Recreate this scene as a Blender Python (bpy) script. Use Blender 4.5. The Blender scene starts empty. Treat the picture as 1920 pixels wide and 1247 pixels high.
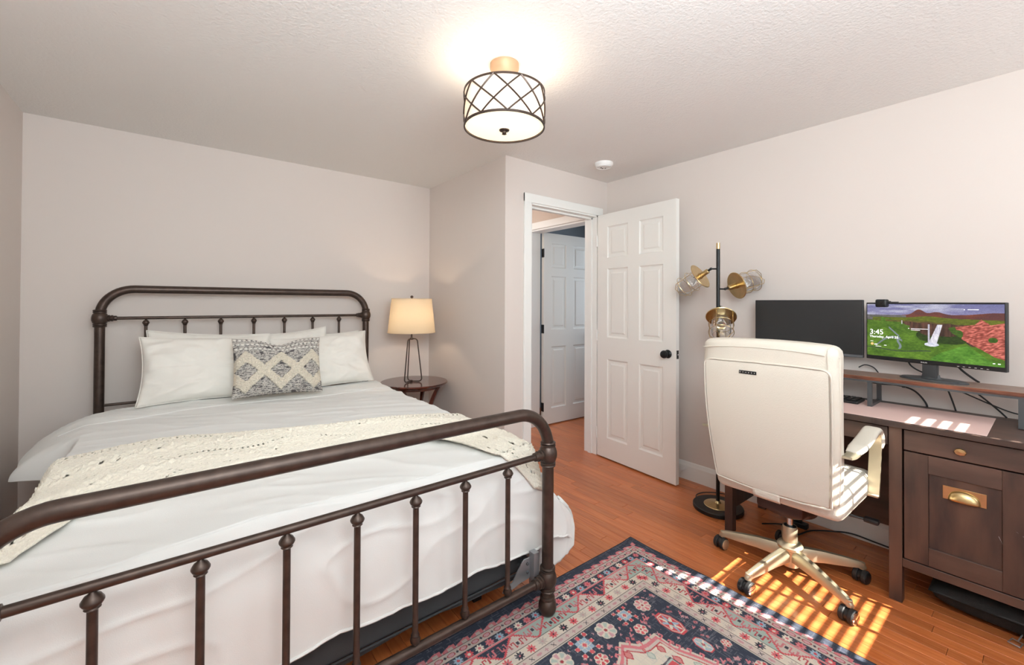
import bpy, bmesh, math, random
import numpy as np
from mathutils import Vector, Matrix, noise
PI = math.pi
sc = bpy.context.scene
COL = sc.collection
random.seed(7)
rng = np.random.default_rng(5)

# ------------------------------------------------------------------ camera, world, sun, exposure
cam_d = bpy.data.cameras.new('camera'); cam = bpy.data.objects.new('camera', cam_d); COL.objects.link(cam)
F_PX, CY, YAW, PITCH, ROLL, EYE = 803.16, 562.6, 0.6682, 0.0080, 0.0047, 1.2873
cam_d.sensor_fit = 'HORIZONTAL'; cam_d.sensor_width = 36.0
cam_d.lens = 36.0 * F_PX / 1920
cam_d.shift_y = -(623.5 - CY) / 1920
cam_d.clip_start = 0.02
fw = Vector((math.sin(YAW) * math.cos(PITCH), math.cos(YAW) * math.cos(PITCH), math.sin(PITCH)))
rt = Vector((math.cos(YAW), -math.sin(YAW), 0)); up = rt.cross(fw)
r2 = math.cos(ROLL) * rt + math.sin(ROLL) * up; u2 = -math.sin(ROLL) * rt + math.cos(ROLL) * up
cam.matrix_world = Matrix(((r2.x, u2.x, -fw.x, 0), (r2.y, u2.y, -fw.y, 0), (r2.z, u2.z, -fw.z, EYE), (0, 0, 0, 1)))
sc.camera = cam
sc.view_settings.view_transform = 'Standard'; sc.view_settings.look = 'None'
sc.view_settings.gamma = 1.0; sc.view_settings.use_curve_mapping = False
sc.view_settings.exposure = 0.27
try:
    sc.cycles.max_bounces = 10; sc.cycles.diffuse_bounces = 6; sc.cycles.transmission_bounces = 8
    sc.cycles.transparent_max_bounces = 12; sc.cycles.sample_clamp_indirect = 6
    sc.cycles.caustics_reflective = False; sc.cycles.caustics_refractive = False
except Exception:
    pass
world = bpy.data.worlds.new('sky'); sc.world = world; world.use_nodes = True
bgn = world.node_tree.nodes['Background']; bgn.inputs[0].default_value = (0.75, 0.85, 1.0, 1); bgn.inputs[1].default_value = 2.0

def light(name, kind, loc, energy, color=(1, 1, 1), size=None, size_y=None, direction=None, radius=None):
    d = bpy.data.lights.new(name, kind); o = bpy.data.objects.new(name, d); COL.objects.link(o)
    d.energy = energy; d.color = color; o.location = loc
    if kind == 'AREA':
        d.shape = 'RECTANGLE'; d.size = size; d.size_y = size_y or size
    if radius is not None: d.shadow_soft_size = radius
    if direction is not None: o.rotation_euler = Vector(direction).to_track_quat('-Z', 'Y').to_euler()
    return o
NEAR = -1.05                                   # near wall, behind the camera
SUN_DIR = Vector((-0.14, 1.0, -0.911))
sun = light('sun', 'SUN', (3, -4, 4), 21.0, (1.0, 0.95, 0.84), direction=SUN_DIR); sun.data.angle = math.radians(0.25)
light('near_wall_fill', 'AREA', (0.60, NEAR + 0.06, 1.45), 11, (0.84, 0.945, 1.0), 1.7, 1.2, direction=(0.08, 1, -0.05))  # added fill in front of an opaque pane, standing in for daylight
light('daylight_window_right', 'AREA', (2.50, NEAR + 0.10, 1.70), 6, (0.84, 0.945, 1.0), 0.64, 1.2, direction=(-0.1, 1, -0.1))
light('ceiling_fill', 'AREA', (0.15, -0.35, 1.90), 62, (0.84, 0.945, 1.0), 1.1, 1.1, direction=(0.36, 0.60, 0.72))  # fill light added behind the camera to lift ceiling and far walls
light('hall_fill', 'POINT', (2.35, 3.3, 2.1), 4, (1.0, 0.86, 0.72), radius=0.12)  # point light added to brighten the closed hall, no lamp built there
light('far_room_area_light', 'AREA', (4.4, 2.7, 1.5), 9, (0.8, 0.9, 1.0), 0.8, 1.2, direction=(-1, 0.1, 0))  # area light standing free inside the far room, which has no window

# ------------------------------------------------------------------ materials
def lin(c):
    c = np.asarray(c, float) / 255.0
    return np.where(c <= 0.04045, c / 12.92, ((c + 0.055) / 1.055) ** 2.4)
def rgb(*c):
    return tuple(lin(c)) + (1.0,)
MATS = {}
def mat(name, color, rough=0.5, metal=0.0, var=0.0, vscale=6.0, bump=0.0, bscale=80.0, stretch=(1, 1, 1), color2=None,
        coat=0.0, trans=0.0, emis=None, estr=0.0, sheen=0.0, spec=None, randobj=0.0, detail=4.0, alpha=None):
    m = bpy.data.materials.new(name); m.use_nodes = True; MATS[name] = m
    nt = m.node_tree; N = nt.nodes; L = nt.links; b = N['Principled BSDF']
    b.inputs['Base Color'].default_value = color; b.inputs['Roughness'].default_value = rough; b.inputs['Metallic'].default_value = metal
    b.inputs['Coat Weight'].default_value = coat; b.inputs['Coat Roughness'].default_value = 0.12
    b.inputs['Transmission Weight'].default_value = trans
    b.inputs['Sheen Weight'].default_value = sheen
    if spec is not None: b.inputs['Specular IOR Level'].default_value = spec
    if emis: b.inputs['Emission Color'].default_value = emis; b.inputs['Emission Strength'].default_value = estr
    tc = N.new('ShaderNodeTexCoord'); mp = N.new('ShaderNodeMapping'); mp.inputs['Scale'].default_value = stretch
    L.new(tc.outputs['Object'], mp.inputs['Vector'])
    if var or color2:
        n = N.new('ShaderNodeTexNoise'); n.inputs['Scale'].default_value = vscale; n.inputs['Detail'].default_value = detail
        L.new(mp.outputs[0], n.inputs['Vector'])
        mx = N.new('ShaderNodeMix'); mx.data_type = 'RGBA'
        c2 = color2 or tuple(max(0, x * (1 - var)) for x in color[:3]) + (1,)
        mx.inputs[6].default_value = color; mx.inputs[7].default_value = c2
        cr = N.new('ShaderNodeMapRange'); cr.inputs[1].default_value = 0.35; cr.inputs[2].default_value = 0.65
        L.new(n.outputs[0], cr.inputs[0]); L.new(cr.outputs[0], mx.inputs[0])
        out = mx.outputs[2]
        if randobj:
            oi = N.new('ShaderNodeObjectInfo'); hs = N.new('ShaderNodeHueSaturation')
            ml = N.new('ShaderNodeMapRange'); ml.inputs[3].default_value = 1 - randobj; ml.inputs[4].default_value = 1 + randobj
            L.new(oi.outputs['Random'], ml.inputs[0]); L.new(ml.outputs[0], hs.inputs['Value'])
            ad = N.new('ShaderNodeVectorMath'); ad.operation = 'ADD'; L.new(mp.outputs[0], ad.inputs[0]); L.new(oi.outputs['Location'], ad.inputs[1])
            L.new(ad.outputs[0], n.inputs['Vector'])
            L.new(out, hs.inputs['Color']); out = hs.outputs[0]
        L.new(out, b.inputs['Base Color'])
    if bump:
        n2 = N.new('ShaderNodeTexNoise'); n2.inputs['Scale'].default_value = bscale; n2.inputs['Detail'].default_value = 3
        L.new(mp.outputs[0], n2.inputs['Vector'])
        bp = N.new('ShaderNodeBump'); bp.inputs['Strength'].default_value = bump; bp.inputs['Distance'].default_value = 0.004
        L.new(n2.outputs[0], bp.inputs['Height']); L.new(bp.outputs[0], b.inputs['Normal'])
    return m
def attr_mat(name, attr, rough=0.9, bump=0.0, bscale=400, emis=0.0, spec=0.3):
    m = mat(name, (1, 1, 1, 1), rough, bump=bump, bscale=bscale, spec=spec); nt = m.node_tree
    a = nt.nodes.new('ShaderNodeAttribute'); a.attribute_name = attr
    b = nt.nodes['Principled BSDF']
    if emis:
        b.inputs['Base Color'].default_value = (0.01, 0.01, 0.01, 1)
        nt.links.new(a.outputs['Color'], b.inputs['Emission Color']); b.inputs['Emission Strength'].default_value = emis
    else:
        nt.links.new(a.outputs['Color'], b.inputs['Base Color'])
    return m
M_WALL = mat('wall_paint', rgb(219, 209, 202), 0.85, bump=0.05, bscale=220, spec=0.2)
M_CEIL = mat('ceiling_paint', rgb(233, 231, 228), 0.9, bump=0.6, bscale=90, spec=0.2)
M_TRIM = mat('white_trim_paint', rgb(236, 236, 232), 0.4)
M_DOOR = mat('white_door_paint', rgb(232, 230, 224), 0.42)
M_BLUE = mat('far_room_paint', rgb(150, 160, 168), 0.9)
M_HALL = mat('hall_paint', rgb(205, 190, 178), 0.9)
M_WOOD = mat('oak_floor', rgb(204, 122, 70), 0.30, vscale=8, stretch=(9, 0.6, 1), color2=rgb(186, 100, 52), coat=0.3, randobj=0.16, detail=7)
M_SUB = mat('subfloor', rgb(70, 35, 18), 0.8)
M_BRONZE = mat('bronze_metal', rgb(86, 72, 65), 0.38, 0.7, var=0.25, vscale=30)
M_DUVET = mat('white_cotton', rgb(228, 228, 225), 0.92, bump=0.12, bscale=500, sheen=0.2, spec=0.15)
M_PILLOW = mat('pillowcase_cotton', rgb(236, 232, 224), 0.92, bump=0.10, bscale=500, sheen=0.2, spec=0.15)
M_KNIT = mat('cream_knit', rgb(243, 236, 220), 0.95, var=0.10, vscale=120, bump=0.9, bscale=260, sheen=0.3, spec=0.1)
M_BOXSP = mat('charcoal_fabric', rgb(62, 64, 66), 0.9, bump=0.3, bscale=600)
M_STEEL = mat('galvanised_steel', rgb(178, 182, 186), 0.35, 0.8, var=0.1)
M_MATTR = mat('mattress_ticking', rgb(225, 225, 222), 0.9)
M_MAHOG = mat('mahogany', rgb(98, 46, 34), 0.18, coat=0.6, color2=rgb(66, 28, 20), vscale=5, stretch=(1, 8, 1))
M_SHADE_NODE = None
M_BRASS = mat('brushed_brass', rgb(214, 188, 138), 0.28, 1.0, var=0.1, vscale=40)
M_CHAMP = mat('champagne_metal', rgb(206, 196, 170), 0.38, 0.8)
M_BLACK = mat('black_metal', rgb(28, 28, 29), 0.4, 0.3)
M_PLAST = mat('black_plastic', rgb(24, 25, 27), 0.42)
M_GREYP = mat('grey_plastic', rgb(66, 68, 70), 0.38)
M_RUBBER = mat('black_rubber', rgb(34, 34, 35), 0.6)
M_CHROME = mat('chrome', rgb(225, 225, 228), 0.08, 1.0)
M_LEATH = mat('ivory_leather', rgb(219, 211, 197), 0.5, bump=0.25, bscale=260, var=0.03, vscale=3)
M_DESK = mat('dark_rustic_wood', rgb(98, 72, 60), 0.45, vscale=2.2, stretch=(5, 5, 1.2), color2=rgb(58, 45, 42), bump=0.05, bscale=120, detail=9)
M_DESKH = mat('dark_rustic_wood_along', rgb(98, 75, 65), 0.42, vscale=2.2, stretch=(5, 1.2, 5), color2=rgb(62, 49, 45), bump=0.05, bscale=120, detail=9)
M_RISER = mat('riser_wood', rgb(140, 82, 56), 0.42, vscale=6, stretch=(9, 1.5, 20), color2=rgb(78, 44, 32), detail=8)
M_RISTOP = mat('riser_top_wood', rgb(150, 122, 106), 0.38, vscale=6, stretch=(9, 1.5, 9), color2=rgb(120, 96, 84))
M_GUN = mat('gunmetal', rgb(88, 92, 95), 0.4, 0.5)
M_PINK = mat('pink_vinyl', rgb(236, 202, 194), 0.4)
M_SCREEN = mat('dark_glass_screen', rgb(38, 40, 42), 0.28, spec=0.6)
M_GLASS = mat('clear_glass', (1, 1, 1, 1), 0.02, trans=1.0)
M_WHITEP = mat('white_plastic', rgb(238, 238, 236), 0.4)
M_BAG = mat('black_nylon', rgb(26, 27, 27), 0.8, bump=0.4, bscale=350)
M_SLAT = mat('blind_slat', rgb(235, 235, 232), 0.6)
M_WHITEINK = mat('white_ink', rgb(235, 235, 235), 0.6)
M_GLOW = mat('lit_diffuser', rgb(250, 240, 220), 0.6, emis=(1.0, 0.88, 0.64, 1), estr=.80)
def shade_mat(name, col, emis, estr):
    m = bpy.data.materials.new(name); m.use_nodes = True; N = m.node_tree.nodes; L = m.node_tree.links
    for n in list(N):
        if n.type != 'OUTPUT_MATERIAL': N.remove(n)
    o = [n for n in N if n.type == 'OUTPUT_MATERIAL'][0]
    d = N.new('ShaderNodeBsdfDiffuse'); t = N.new('ShaderNodeBsdfTranslucent'); mx = N.new('ShaderNodeMixShader'); mx.inputs[0].default_value = estr
    w = N.new('ShaderNodeTexNoise'); w.inputs['Scale'].default_value = 300
    r = N.new('ShaderNodeMix'); r.data_type = 'RGBA'; r.inputs[6].default_value = col; r.inputs[7].default_value = tuple(x * .92 for x in col[:3]) + (1,)
    L.new(w.outputs[0], r.inputs[0]); L.new(r.outputs[2], d.inputs[0]); L.new(r.outputs[2], t.inputs[0])
    L.new(d.outputs[0], mx.inputs[1]); L.new(t.outputs[0], mx.inputs[2])
    L.new(mx.outputs[0], o.inputs['Surface'])
    return m
M_SHADE = shade_mat('linen_lampshade', rgb(226, 208, 178), None, 0.34)
M_DRUM = shade_mat('white_drum_fabric', rgb(236, 222, 208), None, 0.17)

# ------------------------------------------------------------------ mesh helpers
def finish(bm, name, m, parent=None, smooth=False, loc=None):
    me = bpy.data.meshes.new(name); bmesh.ops.recalc_face_normals(bm, faces=bm.faces); bm.to_mesh(me); bm.free()
    return link(me, name, m, parent, smooth, loc)
def link(me, name, m, parent=None, smooth=False, loc=None):
    if m is not None and len(me.materials) == 0: me.materials.append(m)
    if smooth:
        me.polygons.foreach_set('use_smooth', [True] * len(me.polygons))
        if smooth != 'all': 
            try: me.set_sharp_from_angle(angle=math.radians(38))
            except Exception: pass
    o = bpy.data.objects.new(name, me); COL.objects.link(o)
    if parent is not None: o.parent = parent
    if loc is not None: o.location = loc
    return o
def empty(name, loc=(0, 0, 0), rz=0.0, parent=None):
    o = bpy.data.objects.new(name, None); COL.objects.link(o); o.location = loc; o.rotation_euler = (0, 0, rz); o.empty_display_size = 0.1
    if parent is not None: o.parent = parent
    return o
def tag(o, label, cat, group=None, kind=None):
    if label: o['label'] = label
    if cat: o['category'] = cat
    if group: o['group'] = group
    if kind: o['kind'] = kind
    return o
def box(bm, x0, x1, y0, y1, z0, z1, bevel=0.0, seg=1, M=None):
    r = bmesh.ops.create_cube(bm, size=1.0); vs = r['verts']
    for v in vs:
        v.co = Vector((x0 + (v.co.x + .5) * (x1 - x0), y0 + (v.co.y + .5) * (y1 - y0), z0 + (v.co.z + .5) * (z1 - z0)))
    if bevel > 0:
        es = list({e for v in vs for e in v.link_edges})
        rb = bmesh.ops.bevel(bm, geom=es, offset=bevel, segments=seg, profile=0.5, affect='EDGES', clamp_overlap=True)
        vs = [v for v in rb['verts']] if rb['verts'] else vs
        vs = list({v for f in rb['faces'] for v in f.verts} | {v for v in vs if v.is_valid})
    if M is not None:
        bmesh.ops.transform(bm, matrix=M, verts=[v for v in vs if v.is_valid])
    return vs
def bx(name, m, parent, *a, bevel=0.0, seg=1, smooth=False, **k):
    bm = bmesh.new(); box(bm, *a, bevel=bevel, seg=seg); return finish(bm, name, m, parent, smooth, **k)
def tube(bm, pts, rad, seg=14, caps=True, closed=False):
    pts = [Vector(p) for p in pts]; n = len(pts)
    rads = rad if isinstance(rad, (list, tuple)) else [rad] * n
    tans = []
    for i in range(n):
        a = pts[(i - 1) % n] if (i > 0 or closed) else pts[i]; b = pts[(i + 1) % n] if (i < n - 1 or closed) else pts[i]
        t = (b - a); tans.append(t.normalized() if t.length > 1e-9 else Vector((0, 0, 1)))
    t0 = tans[0]; ref = Vector((0, 0, 1)) if abs(t0.z) < 0.9 else Vector((1, 0, 0))
    nrm = t0.cross(ref).normalized(); rings = []
    for i in range(n):
        t = tans[i]
        nrm = (nrm - t * nrm.dot(t))
        nrm = nrm.normalized() if nrm.length > 1e-6 else t.orthogonal().normalized()
        bi = t.cross(nrm)
        rings.append([bm.verts.new(pts[i] + rads[i] * (math.cos(2 * PI * k / seg) * nrm + math.sin(2 * PI * k / seg) * bi)) for k in range(seg)])
    m = n if closed else n - 1
    for i in range(m):
        A = rings[i]; B = rings[(i + 1) % n]
        for k in range(seg): bm.faces.new((A[k], A[(k + 1) % seg], B[(k + 1) % seg], B[k]))
    if caps and not closed:
        bm.faces.new(rings[0][::-1]); bm.faces.new(rings[-1])
def tb(name, m, parent, pts, rad, seg=14, closed=False, **k):
    bm = bmesh.new(); tube(bm, pts, rad, seg, closed=closed); return finish(bm, name, m, parent, True, **k)
def lathe(bm, prof, M=Matrix(), seg=24, cap=True):
    rings = []
    for (r, z) in prof:
        r = max(r, 1e-4)
        rings.append([bm.verts.new(M @ Vector((r * math.cos(2 * PI * k / seg), r * math.sin(2 * PI * k / seg), z))) for k in range(seg)])
    for i in range(len(rings) - 1):
        A, B = rings[i], rings[i + 1]
        for k in range(seg): bm.faces.new((A[k], A[(k + 1) % seg], B[(k + 1) % seg], B[k]))
    if cap: bm.faces.new(rings[0][::-1]); bm.faces.new(rings[-1])
def lt(name, m, parent, prof, M=Matrix(), seg=24, cap=True, **k):
    bm = bmesh.new(); lathe(bm, prof, M, seg, cap); return finish(bm, name, m, parent, True, **k)
def T(x, y, z): return Matrix.Translation((x, y, z))
def axisM(origin, d):
    q = Vector(d).normalized().to_track_quat('Z', 'Y'); return T(*origin) @ q.to_matrix().to_4x4()
def smooth_path(pts, n=8):
    P = [Vector(p) for p in pts]; out = []
    for i in range(len(P) - 1):
        a = P[max(i - 1, 0)]; b = P[i]; c = P[i + 1]; d = P[min(i + 2, len(P) - 1)]
        for k in range(n):
            t = k / n
            out.append(0.5 * ((2 * b) + (-a + c) * t + (2 * a - 5 * b + 4 * c - d) * t * t + (-a + 3 * b - 3 * c + d) * t ** 3))
    out.append(P[-1]); return out
def arc_corner(pts, r, n=8):
    """polyline with rounded corners"""
    P = [Vector(p) for p in pts]; out = [P[0]]
    for i in range(1, len(P) - 1):
        a = (P[i - 1] - P[i]); b = (P[i + 1] - P[i]); rr = min(r, a.length * .49, b.length * .49)
        A = P[i] + a.normalized() * rr; B = P[i] + b.normalized() * rr
        for k in range(n + 1):
            t = k / n; s = PI / 2 * t
            out.append(P[i] + (A - P[i]) * (1 - math.sin(s)) + (B - P[i]) * (1 - math.cos(s)))
    out.append(P[-1]); return out
def grid_mesh(name, P, closed_u=False):
    """P: (nu,nv,3) array -> mesh"""
    nu, nv = P.shape[:2]; me = bpy.data.meshes.new(name)
    idx = np.arange(nu * nv).reshape(nu, nv)
    q = np.stack([idx[:-1, :-1], idx[1:, :-1], idx[1:, 1:], idx[:-1, 1:]], -1).reshape(-1, 4)
    return quad_mesh(name, P.reshape(-1, 3), q)
def quad_mesh(name, V, q):
    me = bpy.data.meshes.new(name)
    me.vertices.add(len(V)); me.vertices.foreach_set('co', np.ascontiguousarray(V, dtype=np.float32).ravel())
    me.loops.add(q.size); me.loops.foreach_set('vertex_index', q.astype(np.int32).ravel())
    me.polygons.add(len(q)); me.polygons.foreach_set('loop_start', np.arange(0, q.size, 4, dtype=np.int32))
    try: me.polygons.foreach_set('loop_total', np.full(len(q), 4, dtype=np.int32))
    except Exception: pass
    me.update(calc_edges=True); me.validate(); return me
def set_color(me, cols, name='Col'):
    a = me.color_attributes.new(name, 'FLOAT_COLOR', 'POINT')
    c = np.ones((len(cols), 4), np.float32); c[:, :3] = cols; a.data.foreach_set('color', c.ravel())
def fnoise(x, y, z=0.0): return noise.noise(Vector((x, y, z)))
def vnoise(X, Y, seed=0):
    """fast value noise on arrays"""
    r = np.random.default_rng(seed).random((257, 257)).astype(np.float32)
    xi = np.floor(X).astype(int); yi = np.floor(Y).astype(int); fx = X - xi; fy = Y - yi
    fx = fx * fx * (3 - 2 * fx); fy = fy * fy * (3 - 2 * fy); g = lambda a, b: r[a % 257, b % 257]
    return (g(xi, yi) * (1 - fx) + g(xi + 1, yi) * fx) * (1 - fy) + (g(xi, yi + 1) * (1 - fx) + g(xi + 1, yi + 1) * fx) * fy
def dup(root, loc=None, rz=None, label=None):
    r = root.copy(); COL.objects.link(r)
    if loc is not None: r.location = loc
    if rz is not None: r.rotation_euler = (0, 0, rz)
    if label: r['label'] = label
    for ch in list(root.children):
        c = ch.copy(); COL.objects.link(c); c.parent = r
        for g in list(ch.children):
            d = g.copy(); COL.objects.link(d); d.parent = c
    return r
def struct(name, m, *a, **k): return tag(bx(name, m, None, *a, **k), None, None, kind='structure')

# ------------------------------------------------------------------ room
XL, XR, YB, YD, XB, H = -0.676, 2.982, 3.593, 2.435, 1.857, 2.35
struct('wall_left', M_WALL, XL - .12, XL, NEAR - .12, YB + .12, 0, H)
struct('wall_back', M_WALL, XL, XB, YB, YB + .12, 0, H)
struct('wall_bump', M_WALL, XB, XB + .10, YD, YB + .12, 0, H)
OX0, OX1, OH = 2.091, 2.855, 2.045            # doorway opening
bm = bmesh.new(); box(bm, XB + .10, OX0, YD, YD + .12, 0, H); box(bm, OX1, XR, YD, YD + .12, 0, H); box(bm, OX0, OX1, YD, YD + .12, OH, H)
box(bm, XB, XB + .10, YD - .0005, YD, 0, H)
tag(finish(bm, 'wall_door', M_WALL), None, None, kind='structure')
struct('wall_right', M_WALL, XR, XR + .12, NEAR - .12, YD + .12, 0, H)
bm = bmesh.new(); W1 = (2.16, 2.85, 1.339, 2.215); W2 = (-0.30, 1.50, 0.80, 2.05)
xs = [XL, W2[0], W2[1], W1[0], W1[1], XR]
box(bm, xs[0], xs[1], NEAR - .12, NEAR, 0, H); box(bm, xs[2], xs[3], NEAR - .12, NEAR, 0, H); box(bm, xs[4], xs[5], NEAR - .12, NEAR, 0, H)
for w in (W1, W2): box(bm, w[0], w[1], NEAR - .12, NEAR, 0, w[2]); box(bm, w[0], w[1], NEAR - .12, NEAR, w[3], H)
tag(finish(bm, 'wall_near', M_WALL), None, None, kind='structure')
struct('ceiling', M_CEIL, XL - .12, XR + .12, NEAR - .12, YB + .12, H, H + .1)
# windows behind the camera; the wide left one is added to go with the fill light
for i, w in enumerate((W2, W1)):
    bm = bmesh.new()
    for (a, b, c, d) in ((w[0] - .06, w[0], w[2] - .06, w[3] + .06), (w[1], w[1] + .06, w[2] - .06, w[3] + .06), (w[0], w[1], w[3], w[3] + .06), (w[0], w[1], w[2] - .06, w[2])):
        box(bm, a, b, NEAR, NEAR + .015, c, d, bevel=.003)
    wo = tag(finish(bm, 'window_%d' % (i + 1), M_TRIM), None, None, kind='structure')
    if i == 0:
        bx('pane', M_BLUE, wo, w[0], w[1], NEAR - .08, NEAR - .07, w[2], w[3])  # opaque pane closing the added left window
# slatted blind in the right window
bl = empty('window_blind', (0, NEAR - .03, 0)); tag(bl, 'white horizontal slat blind hanging in the right window behind the camera', 'blind')
bm = bmesh.new(); box(bm, W1[0], W1[1], -.0118, .0118, -.0012, .0012); sl = finish(bm, 'slat', M_SLAT, bl)
z0 = (.448 + 1.05 + .03) * .911 + .0228; k0 = int((z0 - W1[2]) / .04555); first = True
for k in range(-k0, 30):
    z = z0 + k * .04555
    if z > W1[3] - .004: break
    if first: sl.location = (0, 0, z); first = False
    else:
        c = sl.copy(); COL.objects.link(c); c.parent = bl; c.location = (0, 0, z)
for xc in (2.391, 2.614):
    bx('tape', M_SLAT, bl, xc - .010, xc + .010, -.016, -.014, W1[2], W1[3])

ct = tag(bx('blocker', M_SLAT, None, 2.640, 2.90, NEAR + .016, NEAR + .022, .70, 1.925), 'plain pale curtain panel added out of view to block sun at the right window', 'blocker')  # unseen panel put up to keep sun off part of desk and floor

# hall and the room beyond
struct('wall_hall_right', M_HALL, 2.89, 3.01, YD + .12, 2.50, 0, 2.42)
bm = bmesh.new(); box(bm, 2.89, 3.01, 3.375, 4.6, 0, 2.42); box(bm, 2.89, 3.01, 2.56, 3.375, 2.04, 2.42); box(bm, 2.89, 3.01, YD + .12, 2.60, 0, 2.42)
tag(finish(bm, 'wall_hall_side', M_HALL), None, None, kind='structure')
bpy.data.objects.remove(bpy.data.objects['wall_hall_right'])
struct('wall_hall_back', M_HALL, XB, 2.89, 4.6, 4.7, 0, 2.42)
struct('ceiling_hall', M_HALL, XB, 5.2, YD - .1, 4.7, 2.42, 2.5)
struct('wall_far_room_back', M_BLUE, 3.01, 5.2, 3.95, 4.05, 0, 2.42)
struct('wall_far_room_right', M_BLUE, 5.1, 5.2, YD, 3.95, 0, 2.42)
struct('wall_far_room_near', M_BLUE, XR + .02, 5.2, YD - .1, YD, 0, 2.42)
bm = bmesh.new(); box(bm, 2.872, 2.89, 3.375, 3.445, 0, 2.11, bevel=.004); box(bm, 2.872, 2.89, 2.60, 3.375, 2.04, 2.11, bevel=.004)
box(bm, 2.89, 3.03, 3.36, 3.375, 0, 2.04); box(bm, 2.89, 3.03, 2.60, 3.375, 2.025, 2.04)
tag(finish(bm, 'trim_1', M_TRIM), None, None, kind='structure')

# doorway casing and jamb
bm = bmesh.new(); cw = .065
box(bm, OX0 - cw, OX0 + .002, YD - .018, YD, 0, OH + cw, bevel=.004, seg=2)
box(bm, OX0 - cw, OX1 + cw * .8, YD - .0185, YD, OH - .002, OH + cw, bevel=.004, seg=2)
box(bm, OX1 - .002, OX1 + cw * .8, YD - .018, YD, 0, OH + cw, bevel=.004, seg=2)
box(bm, OX0, OX0 + .014, YD - .006, YD + .13, 0, OH); box(bm, OX1 - .014, OX1, YD - .006, YD + .13, 0, OH); box(bm, OX0, OX1, YD - .006, YD + .13, OH - .014, OH)
box(bm, OX0 + .014, OX0 + .026, YD + .045, YD + .08, 0, OH - .014); box(bm, OX1 - .026, OX1 - .014, YD + .045, YD + .08, 0, OH - .014); box(bm, OX0, OX1, YD + .045, YD + .08, OH - .028, OH - .014)
tag(finish(bm, 'trim_2', M_TRIM), None, None, kind='structure')
lt_ = bx('strike_plate', M_GREYP, None, OX0 + .0135, OX0 + .0155, YD + .005, YD + .035, .93, .99); tag(lt_, None, None, kind='structure'); lt_.name = 'trim_3'

# baseboards
def baseboard(name, p, q, nrm, h=.13):
    bm = bmesh.new(); p = Vector(p); q = Vector(q); n = Vector(nrm)
    prof = [(0, 0), (.014, 0), (.014, h - .03), (.010, h - .018), (.007, h - .006), (.003, h), (0, h)]
    A = [bm.verts.new(p + n * a + Vector((0, 0, b))) for a, b in prof]; B = [bm.verts.new(q + n * a + Vector((0, 0, b))) for a, b in prof]
    for i in range(len(prof)): j = (i + 1) % len(prof); bm.faces.new((A[i], A[j], B[j], B[i]))
    bm.faces.new(A[::-1]); bm.faces.new(B)
    return tag(finish(bm, name, M_TRIM), None, None, kind='structure')
baseboard('baseboard_right', (XR, NEAR, 0), (XR, YD, 0), (-1, 0, 0))
baseboard('baseboard_back', (XL, YB, 0), (XB, YB, 0), (0, -1, 0))
baseboard('baseboard_left', (XL, NEAR, 0), (XL, YB, 0), (1, 0, 0))
baseboard('baseboard_bump', (XB, YD, 0), (XB, YB, 0), (-1, 0, 0))
baseboard('baseboard_door', (XB, YD, 0), (OX0 - cw, YD, 0), (0, -1, 0))

# ------------------------------------------------------------------ floor planks
floor = struct('floor', M_SUB, XL - .1, 5.2, NEAR - .1, 4.7, -.06, -.012)
PW = .0572
def plank_mesh(w, l):
    bm = bmesh.new(); g = .0007; t = .0009
    a, b = w / 2 - g, l / 2 - g
    top = [bm.verts.new(v) for v in ((-a + t, -b + t, 0), (a - t, -b + t, 0), (a - t, b - t, 0), (-a + t, b - t, 0))]
    mid = [bm.verts.new(v) for v in ((-a, -b, -t), (a, -b, -t), (a, b, -t), (-a, b, -t))]
    bot = [bm.verts.new(v) for v in ((-a, -b, -.012), (a, -b, -.012), (a, b, -.012), (-a, b, -.012))]
    bm.faces.new(top)
    for i in range(4): j = (i + 1) % 4; bm.faces.new((mid[i], mid[j], top[j], top[i])); bm.faces.new((bot[i], bot[j], mid[j], mid[i]))
    me = bpy.data.meshes.new('floor_plank'); bm.to_mesh(me); bm.free(); me.materials.append(M_WOOD); return me
LENS = [.45, .6, .8, 1.0, 1.25]; PM = [plank_mesh(PW, l) for l in LENS]
rest = bmesh.new(); count = 0
nrow = int((5.1 - XL) / PW)
for r in range(nrow):
    xc = XL + (r + .5) * PW; y = NEAR - random.random() * .9
    while y < 4.6:
        k = random.randrange(5); l = LENS[k]; yc = y + l / 2
        vis = (1.28 < xc < XR and .05 < yc + l / 2 and yc - l / 2 < 2.5) or (1.95 < xc < 2.9 and yc + l / 2 > 2.4 and yc - l / 2 < 3.7) or (2.2 < xc < XR and yc + l / 2 > -.15 and yc < .3) or (.5 < xc <= 1.28 and 1.1 < yc + l / 2 and yc - l / 2 < 2.0) or (2.9 < xc < 3.7 and 2.6 < yc + l / 2 and yc - l / 2 < 3.5)
        if vis and count < 298:
            o = bpy.data.objects.new('floor_plank', PM[k]); COL.objects.link(o); o.parent = floor; o.location = (xc, yc, 0); count += 1
        else:
            box(rest, xc - PW / 2 + .0007, xc + PW / 2 - .0007, yc - l / 2 + .0007, yc + l / 2 - .0007, -.012, 0)
        y += l
ro = finish(rest, 'floor_planks_hidden', M_WOOD, floor); ro['kind'] = 'stuff'; ro.name = 'outer_boards'
print('planks', count)

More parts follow.
